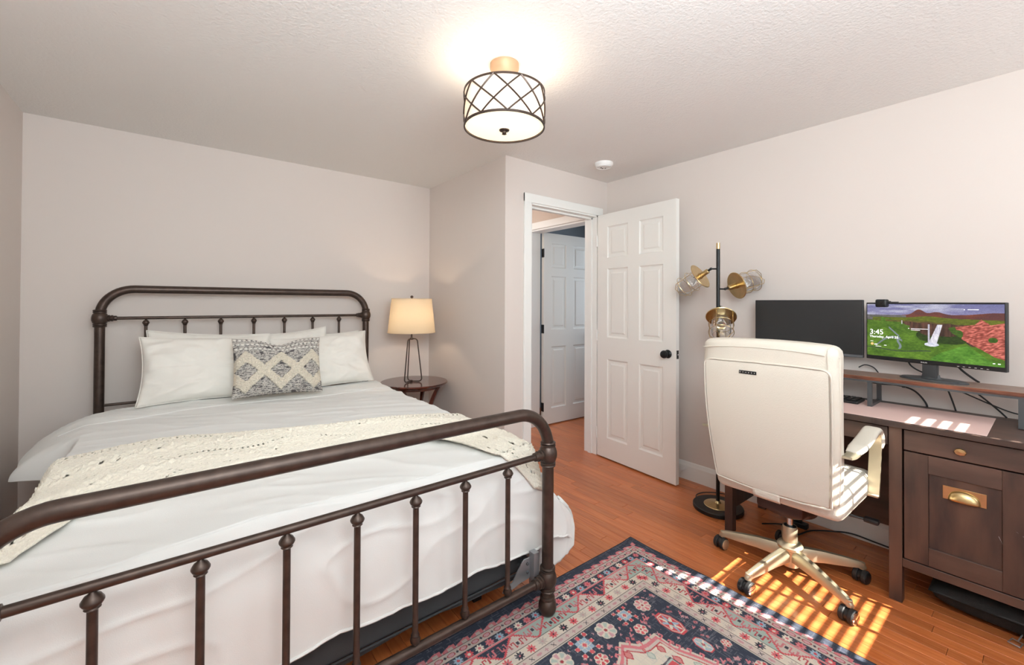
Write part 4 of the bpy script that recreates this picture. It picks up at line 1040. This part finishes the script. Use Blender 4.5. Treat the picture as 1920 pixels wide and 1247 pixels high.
pu((gx > .19) & (gx < .275) & (np.abs(gy - (.44 + 1.9 * (gx - .19))) < .016), A3(128, 138, 150))
pu((gx < .52) & (np.abs(gy - .855 + .02 * np.cos(gx * 12)) < .008), A3(60, 70, 60))
# red cliff on the right
edge_l = np.interp(gy, [.30, .36, .42, .5, .58, .65, .75, .85, 1], [.84, .66, .63, .66, .72, .77, .86, .93, 1.2])
red = (gx > edge_l + .015 * n4) & (gy > np.interp(gx, [.6, .74, .82, .86, .92, 1], [.42, .37, .34, .25, .34, .30])) & (gy < np.interp(gx, [.6, .7, .8, .9, 1], [.55, .62, .72, .86, .93]))
pu(red, tex((128, 56, 46), (234, 132, 118), np.clip(vnoise(gx * 70 + gy * 40, gy * 60, 58) * 1.1, 0, 1)))
pu(red & (n4 > .62) & (gy < .62), tex((50, 80, 26), (80, 110, 40), n3))
pu((gy > np.interp(gx, [.5, .58, .66, .72, .78, .84, .9, 1], [.99, .86, .78, .72, .70, .80, .90, .95])) & (gx > .52), tex((60, 108, 30), (112, 166, 62), np.clip(n4 * .6 + n3 * .6 - .1, 0, 1)))
pu((gx > .16) & (gx < .62) & (gy > cliff - .02) & (gy < cliff + .004), tex((80, 74, 40), (116, 100, 50), n3))
wf = (np.abs(gx - (.585 - .055 * np.clip((gy - .36) / .35, 0, 1))) < .018 + .012 * np.clip((gy - .36) / .35, 0, 1)) & (gy > .36) & (gy < .70)
pu(wf, tex((190, 186, 204), (248, 246, 250), vnoise(gx * 120, gy * 12, 60)))
pu((np.abs(gx - .505) < .006) & (gy > .36) & (gy < .68), A3(196, 192, 206)); pu((np.abs(gx - .298) < .004) & (gy > .30) & (gy < .37), A3(206, 200, 204))
pu(((gx - .525) / .055) ** 2 + ((gy - .715) / .035) ** 2 < .7 + .4 * n3, tex((196, 200, 220), (236, 236, 244), n3))
pic = np.clip(pic * (.93 + .14 * n5[..., None]), 0, 255)
szc = 1.155 - RT + .006
P = np.stack([np.full(gx.shape, -.0046), SW / 2 - gx * SW, szc + SH / 2 - gy * SH], -1)
me = grid_mesh('screen', P); set_color(me, lin(pic).reshape(-1, 3)); M_LCD = attr_mat('lit_screen', 'Col', .3, emis=.85)
so = link(me, 'screen', M_LCD, m2); so['label'] = 'lit screen with a landscape of green hills, red cliffs and a waterfall'
M_TXT = mat('screen_white', (1, 1, 1, 1), .5, emis=(1, 1, 1, 1), estr=.9); M_SUN = mat('screen_orange', rgb(250, 150, 90), .5, emis=(1, .45, .2, 1), estr=.9)
def stext(body, size, fx, fy, m=M_TXT, par=None):
    Mx = T(-.0052, SW / 2 - fx * SW, szc + SH / 2 - fy * SH) @ plane_axes((0, -1, 0), (0, 0, 1), (-1, 0, 0)); return text_mesh(body, size, m, m2, Mx)
stext('3:45', .036, .022, .585); stext('Thursday, April 25', .0165, .022, .650)
for fx, fy, w_, h_ in ((.37, .445, .13, .006), (.37, .470, .07, .006), (.35, .440, .006, .012), (.75, .085, .006, .012), (.775, .085, .07, .008), (.03, .72, .025, .006), (.065, .775, .025, .016), (.15, .785, .02, .010), (.075, .815, .05, .006), (.93, .945, .014, .012), (.96, .945, .016, .012)):
    bx('screen_caption', M_TXT, m2, -.0054, -.0050, SW / 2 - (fx + w_) * SW, SW / 2 - fx * SW, szc + SH / 2 - (fy + h_) * SH, szc + SH / 2 - fy * SH)
lt('weather_icon', M_SUN, m2, [(.006, 0), (.0055, .0004), (0, .0005)], axisM((-.0050, SW / 2 - .045 * SW, szc + SH / 2 - .775 * SH), (-1, 0, 0)), 16)
text_mesh('PHILIPS', .0075, M_WHITEINK, m2, T(-.0046, .028, 1.155 - RT - .292 / 2 + .005) @ plane_axes((0, -1, 0), (0, 0, 1), (-1, 0, 0)), name='brand_lettering')
for k in range(6): bx('button_mark', M_WHITEINK, m2, -.0046, -.0041, -.105 - k * .019 - .0035, -.105 - k * .019 + .0035, 1.155 - RT - .292 / 2 + .006, 1.155 - RT - .292 / 2 + .0075)
# webcam on top of the lit monitor
mw = T(2.790, .368, RT) @ Matrix.Rotation(math.radians(-16.5), 4, 'Z')
wc = empty('webcam'); wc.matrix_world = mw @ T(0, .176, 1.155 - RT + .146); tag(wc, 'small black webcam clipped on the top left of the lit monitor', 'webcam')
bx('body', M_PLAST, wc, -.036, -.005, -.024, .024, -.024, .016, bevel=.007, seg=3, smooth=True); bx('clip', M_PLAST, wc, -.006, .030, -.014, .014, .0005, .008, bevel=.002)
bx('arm', M_PLAST, wc, -.004, .012, -.055, .0, .0005, .004, bevel=.001)
lt('lens', M_GLASS, wc, [(.006, 0), (.005, .001), (0, .0015)], axisM((-.036, 0, 0), (-1, 0, 0)), 14)

# ------------------------------------------------------------------ office chair
CX, CYc = 2.326, .789
ch = empty('office_chair', (CX, CYc, 0)); tag(ch, 'ivory leather high-back office chair with champagne metal arms and five-star base', 'office chair')
for k in range(5):
    a = math.radians(96 + 72 * k - 0); ca, sa = math.cos(a), math.sin(a)
    bm = bmesh.new(); rings = []
    sta = [(.020, .100, .020, .026), (.06, .104, .021, .028), (.14, .100, .019, .024), (.23, .088, .016, .019), (.292, .080, .0135, .014), (.312, .074, .012, .012), (.322, .066, .008, .006)]
    for r, z, w, h_ in sta:
        sd = Vector((-sa, ca, 0)); c = Vector((r * ca, r * sa, z))
        pr = [(-1, -1), (-.6, -1), (.6, -1), (1, -1), (1, .3), (.55, 1), (-.55, 1), (-1, .3)]
        rings.append([bm.verts.new(c + sd * w * p_ + Vector((0, 0, h_ * q_))) for p_, q_ in pr])
    for A, B in zip(rings, rings[1:]):
        for i in range(8): j = (i + 1) % 8; bm.faces.new((A[i], A[j], B[j], B[i]))
    bm.faces.new(rings[0][::-1]); bm.faces.new(rings[-1])
    lathe(bm, [(.0125, .058), (.0125, .086), (.010, .088)], T(.306 * ca, .306 * sa, 0), 16)
    finish(bm, 'base_arm', M_CHAMP, ch, True)
    cs = empty('caster', (.308 * ca, .308 * sa, 0), parent=ch)
    ax = Vector((-.19, -.98, 0)).normalized(); M0 = lambda o_: axisM(tuple(ax * o_ + Vector((-.012 * ax.y * -1, -.012 * ax.x, .0300))), tuple(ax))
    for o_ in (-.027, .006):
        lt('wheel', M_RUBBER, cs, [(.010, 0), (.027, .001), (.0298, .004), (.0298, .017), (.027, .020), (.010, .021)], M0(o_), 28)
    lt('fork', M_PLAST, cs, [(.012, -.006), (.024, -.006), (.024, .008), (.012, .008)], M0(0), 20)
    lt('hub_cap', M_CHROME if k in (1, 2) else M_CHAMP if k == 0 else M_PLAST, cs, [(.0255, .0265), (.0255, .0290), (.022, .031), (.0, .0315)], M0(0), 28)
    lt('stem', M_PLAST, cs, [(.008, .05), (.008, .062)], Matrix(), 10)
lt('hub', M_CHAMP, ch, [(.026, .042), (.036, .046), (.038, .060), (.040, .120), (.052, .128), (.054, .140), (.048, .150), (.034, .156), (.030, .158)], seg=40)
lt('column_cover', M_CHAMP, ch, [(.030, .155), (.0305, .160), (.0305, .228), (.029, .231), (.026, .231), (.026, .222)], seg=36)
lt('column_gasket', M_PLAST, ch, [(.026, .215), (.026, .229), (.014, .230)], seg=30)
lt('gas_lift', M_CHROME, ch, [(.0135, .20), (.0135, .33)], seg=24)
bm = bmesh.new(); lathe(bm, [(.03, .285), (.075, .292), (.115, .312), (.12, .330), (.10, .345)], Matrix.Diagonal((1, .95, 1, 1)), 32); box(bm, -.14, .12, -.10, .10, .325, .42, bevel=.02, seg=2)
finish(bm, 'tilt_mechanism', mat('brown_black_plastic', rgb(58, 40, 34), .35), ch, True)
bm = bmesh.new(); tube(bm, [(.02, -.08, .35), (.06, -.20, .345), (.08, -.27, .342)], .006, 8); box(bm, .065, .10, -.315, -.262, .332, .352, bevel=.006, seg=2); finish(bm, 'tilt_lever', M_PLAST, ch, True)
YC = -.030
def sub_box(name, m, x0, x1, y0, y1, z0, z1, bev, seg, fn, cuts=10):
    bm = bmesh.new(); box(bm, x0, x1, y0, y1, z0, z1, bevel=bev, seg=seg)
    bmesh.ops.subdivide_edges(bm, edges=[e for e in bm.edges if e.calc_length() > .08], cuts=cuts, use_grid_fill=True)
    for v in bm.verts: v.co = Vector(fn(v.co.x, v.co.y, v.co.z))
    return finish(bm, name, m, ch, 'all')
sf = lambda x, y, z: (x, y + YC, z + .012 * math.cos(min(1, abs(y) / .25) * PI / 2) * (z > .5) - .018 * max(0, (x - .08) / .1) ** 2 * (z > .5) + .003 * fnoise(x * 12, y * 12, z * 5))
seat = sub_box('seat', M_LEATH, -.29, .195, -.250, .250, .430, .545, .035, 4, sf)
# back: curved, reclined slab; t = height fraction
ZB, ZTp = .487, 1.130
def backx(z): t = (z - ZB) / (ZTp - ZB); return -.318 - .085 * t - .020 * math.sin(PI * t)
def halfw(z):
    t = (z - ZB) / (ZTp - ZB); return .238 + .026 * math.sin(min(1, t * 1.1) * PI * .62) - .004 * t
def bf(x, y, z):  # x in [0,1] thickness fraction (0 back face), y in [-1,1]
    t = (z - ZB) / (ZTp - ZB); th = .095 + .030 * math.exp(-((t - .93) / .12) ** 2) + .018 * math.exp(-((t - .22) / .16) ** 2)
    xx = backx(z) + x * th - .012 * (1 - y * y) * (1 - x) ; return (xx, YC + y * halfw(z), z + .010 * (1 - y * y) * (t > .9) - .010 * (1 - y * y) * (t < .1) + .0015 * fnoise(y * 5, z * 12, x * 3))
bm = bmesh.new()
rs_ = .16
nu_, nv_ = 34, 46; prof_pts = []
# cross-section (rounded rectangle) swept up the height with rounded ends
def section(tz, shrink):
    pts = []
    z = ZB + (ZTp - ZB) * tz
    for k in range(64):
        a = 2 * PI * k / 64; ca, sa = math.cos(a), math.sin(a)
        n_ = 5.0; rr = (abs(ca) ** n_ + abs(sa) ** n_) ** (-1 / n_)
        yx = max(-1, min(1, sa * rr)); xx = (ca * rr * .5 + .5)
        w_ = 1 - shrink * .13; pts.append((.5 + (xx - .5) * (1 - shrink * .5), yx * w_, z))
    return pts
TZ = [0, .004, .012, .03] + list(np.linspace(.06, .94, 34)) + [.97, .988, .996, 1.0]
SHR = []
rings = []
for t in TZ:
    e = min(t, (1 - t)) / .045; sh_ = 0 if e >= 1 else (1 - math.sqrt(max(0, 1 - (1 - e) ** 2)))
    rings.append([bm.verts.new(bf(*p)) for p in section(t, sh_)])
for A, B in zip(rings, rings[1:]):
    for k in range(64): bm.faces.new((A[k], A[(k + 1) % 64], B[(k + 1) % 64], B[k]))
bm.faces.new(rings[0][::-1]); bm.faces.new(rings[-1])
back = finish(bm, 'backrest', M_LEATH, ch, 'all')
def bp(yf, z, out=.002): p_ = bf(0.0, yf, z); return (p_[0] - out, p_[1], p_[2])
# piping around the rear panel and seams over the head roll
zt1 = 1.040; pl_ = []
for z in np.linspace(ZB + .012, zt1 - .03, 20): pl_.append(bp(.93, z, .001))
for a in np.linspace(0, PI / 2, 6): pl_.append(bp(.93 - .09 * (1 - math.cos(a)), zt1 - .03 + .03 * math.sin(a), .002))
for y in np.linspace(.80, -.80, 24): pl_.append(bp(y, zt1 + .006 * (1 - y * y), .002))
for a in np.linspace(PI / 2, 0, 6): pl_.append(bp(-(.93 - .09 * (1 - math.cos(a))), zt1 - .03 + .03 * math.sin(a), .002))
for z in np.linspace(zt1 - .03, ZB + .012, 20): pl_.append(bp(-.93, z, .001))
for y in np.linspace(-.90, .90, 24): pl_.append(bp(y, ZB + .008 , .003))
tb('piping', M_LEATH, back, pl_, .0042, 8, closed=True)
# raised rear panel inside the piping
bm = bmesh.new(); gu = np.linspace(-.90, .90, 30); gz = np.linspace(ZB + .016, zt1 - .006, 40); G_ = [[bm.verts.new(bp(u_, z_ + .006 * (1 - u_ * u_) * (z_ - ZB) / .5, .0035 + .006 * (1 - abs(u_) ** 6) * (1 - abs((z_ - .76) / .28) ** 8) if abs((z_ - .76) / .28) < 1 else .0035)) for z_ in gz] for u_ in gu]
for i in range(29):
    for j in range(39): bm.faces.new((G_[i][j], G_[i + 1][j], G_[i + 1][j + 1], G_[i][j + 1]))
finish(bm, 'rear_panel', M_LEATH, back, 'all')
tb('seam', M_LEATH, back, [bp(y, 1.092 + .006 * (1 - y * y), .0005) for y in np.linspace(-.86, .96, 24)], .0022, 6)
sp = [];
for z in np.linspace(ZB + .02, 1.09, 26): p_ = bf(.30, -1.0, z); sp.append((p_[0], p_[1] - .0005, p_[2]))
tb('seam', M_LEATH, back, sp, .0028, 6)
sp = [(x, -y + 2 * YC, z) for x, y, z in sp]; tb('seam', M_LEATH, back, sp, .0028, 6)
# seam running over the head roll end
tb('seam', M_LEATH, back, [bf(x_, -.90, z_) for x_, z_ in ((-.02, 1.045), (-.02, 1.06), (-.02, 1.08), (-.02, 1.10), (0.05, 1.118), (.3, 1.127), (.6, 1.128))], .002, 6)
# lower flap
bm = bmesh.new(); rr_ = []
for z, o_ in ((.515, .004), (.490, .006), (.465, .004), (.452, -.004)):
    rr_.append([bm.verts.new((backx(.49) - o_ - .002 - (.012 * (1 - (y_ / .2) ** 2)), YC + y_, z - (.010 * (y_ < -.02)) * 0)) for y_ in np.linspace(-.045, .060, 8)])
for A, B in zip(rr_, rr_[1:]):
    for i in range(7): bm.faces.new((A[i], A[i + 1], B[i + 1], B[i]))
fpo = finish(bm, 'lower_flap', M_LEATH, back, 'all'); m_ = fpo.modifiers.new('t', 'SOLIDIFY'); m_.thickness = .006
# badge
bz = 1.000; b0 = bp(.33, bz, .011)
bdg = bx('badge', M_BLACK, back, b0[0] - .0015, b0[0] + .002, YC + .012, YC + .082, bz - .007, bz + .007, bevel=.003, seg=2)
bdg.rotation_euler = (0, math.radians(0), 0); bdg['label'] = 'small black badge with silver marks on the upper back'
for i, (w_, h_) in enumerate(((.007, .007), (.005, .006), (.008, .004), (.005, .005), (.005, .006), (.004, .005))):
    yb_ = YC + .076 - i * .0115; bx('badge_mark', M_CHROME, back, b0[0] - .0030, b0[0] - .0012, yb_ - w_ / 2, yb_ + w_ / 2, bz - h_ / 2, bz + h_ / 2, bevel=.0012, seg=2)
# arms
for s in (-1, 1):
    y0 = YC + s * .268; hw = .021
    path = [(.065, .468), (.072, .50), (.098, .62), (.105, .675), (.100, .705), (.080, .728), (.045, .740), (-.06, .722), (-.16, .708), (-.26, .702), (-.335, .712)]
    sm_ = smooth_path([(x, 0, z) for x, z in path], 6); bm = bmesh.new(); rings = []
    for i, p_ in enumerate(sm_):
        q_ = sm_[min(i + 1, len(sm_) - 1)] - sm_[max(i - 1, 0)]; q_.normalize(); n_ = Vector((-q_.z, 0, q_.x)) * .0045
        rings.append([bm.verts.new(Vector((p_.x, y0 + a * hw, p_.z)) + n_ * b_) for a, b_ in ((-1, -1), (1, -1), (1, 1), (-1, 1))])
    for A, B in zip(rings, rings[1:]):
        for i in range(4): j = (i + 1) % 4; bm.faces.new((A[i], A[j], B[j], B[i]))
    bm.faces.new(rings[0][::-1]); bm.faces.new(rings[-1])
    box(bm, .052, .078, min(y0 - hw, y0 - s * .045), max(y0 + hw, y0 - s * .045), .456, .470, bevel=.004)
    arm = finish(bm, 'armrest', M_CHAMP, ch, True)
    pp = [q_ for q_ in sm_ if q_.z > .66 and q_.x > -.235]; bm = bmesh.new(); rings = []
    for i, p_ in enumerate(pp):
        q_ = pp[min(i + 1, len(pp) - 1)] - pp[max(i - 1, 0)]; q_.normalize(); n_ = Vector((q_.z, 0, -q_.x)); n_ = -n_ if (n_.z < 0 and abs(n_.z) > .2) or (abs(n_.z) <= .2 and n_.x < 0) else n_
        e_ = min(i, len(pp) - 1 - i) / 3; th = .018 * math.sqrt(min(1, e_ * .8 + .12)); wd = .031 * (.82 + .18 * min(1, e_))
        rg = []
        for k in range(14):
            a = PI * k / 13; rg.append(bm.verts.new(Vector((p_.x, y0, p_.z)) + Vector((0, wd * -math.copysign(abs(math.cos(a)) ** .45, math.cos(a)), 0)) + n_ * (.003 + th * max(0.0, math.sin(a)) ** .6)))
        rings.append(rg)
    for A, B in zip(rings, rings[1:]):
        for i in range(14): j = (i + 1) % 14; bm.faces.new((A[i], A[j], B[j], B[i]))
    bm.faces.new(rings[0][::-1]); bm.faces.new(rings[-1]); finish(bm, 'arm_pad', M_LEATH, arm, 'all')

# ------------------------------------------------------------------ black bag under the cabinet
bg = empty('duffel_bag', (2.74, .05, 0)); tag(bg, 'flat black nylon bag lying on the floor under the desk cabinet', 'bag')
n = 40; g = np.linspace(-1, 1, n); U, Vv = np.meshgrid(g, g, indexing='ij')
pr_ = ((1 - np.abs(U) ** 4).clip(0) * (1 - np.abs(Vv) ** 4).clip(0)) ** .5
X = Vv * .20; Yb = U * .29 ; Zb = .072 + .065 * pr_
for i in range(n):
    for j in range(n): Zb[i, j] += pr_[i, j] * (.010 * fnoise(U[i, j] * 3, Vv[i, j] * 3, 4) + .006 * fnoise(U[i, j] * 9, Vv[i, j] * 7, 2))
Fp = np.stack([X, Yb, Zb], -1); Bp = np.stack([X * (1 - .04), Yb * .97, .072 - .069 * pr_ ** .6], -1)
idx = np.arange(n * n).reshape(n, n); q = np.stack([idx[:-1, :-1], idx[1:, :-1], idx[1:, 1:], idx[:-1, 1:]], -1).reshape(-1, 4)
me = quad_mesh('body', np.concatenate([Fp.reshape(-1, 3), Bp.reshape(-1, 3)]), np.concatenate([q, q[:, ::-1] + n * n]))
link(me, 'body', M_BAG, bg, 'all')
tb('zipper', M_PLAST, bg, [(-.195, y, .074 + .002 * math.sin(y * 30)) for y in np.linspace(-.26, .26, 30)], .004, 8)
bm = bmesh.new(); tube(bm, [(-.205, .055, .012), (-.235, .065, .008), (-.240, .035, .006), (-.212, .028, .010)], .0025, 6, closed=True); tube(bm, [(-.205, .04, .012), (-.18, .03, .03)], .0025, 6)
finish(bm, 'zipper_hook', M_STEEL, bg, True)
bx('pull_tab', M_STEEL, bg, -.203, -.199, .005, .012, .085, .112, bevel=.001)

# ------------------------------------------------------------------ cables and small fittings
def cable(name, pts, r, label, n=8):
    return tag(tb(name, M_RUBBER, None, smooth_path(pts, n), r, 8), label, 'cable')
cable('cable', [(2.86, .46, 1.06), (2.90, .45, .99), (2.915, .405, .955), (2.93, .36, .945), (2.945, .33, .90), (2.95, .30, .80), (2.955, .28, .70)], .0035, 'black cable dropping behind the stand of the lit monitor')
cable('cable', [(2.84, .30, 1.05), (2.90, .275, .99), (2.93, .235, .945), (2.95, .22, .93)], .0045, 'thick black cable slanting down at the right of the lit monitor stand')
cable('cable', [(2.87, .245, .903), (2.91, .22, .88), (2.935, .165, .82), (2.945, .135, .783)], .0035, 'black cable falling straight behind the riser at the right end of the mat')
cable('cable', [(2.86, .31, .903), (2.91, .27, .88), (2.93, .19, .84), (2.945, .12, .81), (2.955, .05, .80), (2.955, -.05, .80)], .0030, 'thin black cable running right along the wall behind the riser')
cable('cable', [(2.87, .70, .903), (2.90, .64, .885), (2.915, .57, .875), (2.93, .50, .875), (2.94, .44, .855), (2.95, .40, .80), (2.955, .395, .76)], .0040, 'black cable arching behind the riser foot over the keyboard end')
cable('cable', [(2.92, .66, .95), (2.935, .635, .965), (2.95, .60, .95), (2.955, .57, .90)], .0030, 'black cable loop over the riser beside the chair headrest')
cable('power_cable', [(2.70, 1.06, .012), (2.80, .98, .006), (2.72, .90, .008), (2.85, .86, .006), (2.93, .78, .010), (2.955, .70, .022), (2.957, .60, .018), (2.957, .46, .012)], .004, 'black power cable lying on the floor behind the office chair base')
pb = empty('power_strip', (2.86, .93, 0)); tag(pb, 'small dark power adapter on the floor under the desk', 'power strip')
bx('housing', M_PLAST, pb, -.02, .02, -.05, .05, 0, .03, bevel=.005, seg=2); bx('plug', M_PLAST, pb, -.012, .012, -.02, .02, .03, .045, bevel=.003)
ds = empty('door_stop', (XR - .014, 1.690, .078)); tag(ds, 'white spring door stop on the baseboard behind the open door', 'door stop')
lt('rose', M_WHITEP, ds, [(.010, 0), (.010, .003), (.004, .004)], axisM((0, 0, 0), (-1, 0, 0)), 16)
tb('spring', M_WHITEP, ds, [(-.004 - .05 * t, .0045 * math.cos(t * 70), .0045 * math.sin(t * 70)) for t in np.linspace(0, 1, 160)], .0009, 5)
lt('tip', M_WHITEP, ds, [(.006, .052), (.007, .054), (.006, .064)], axisM((0, 0, 0), (-1, 0, 0)), 12)
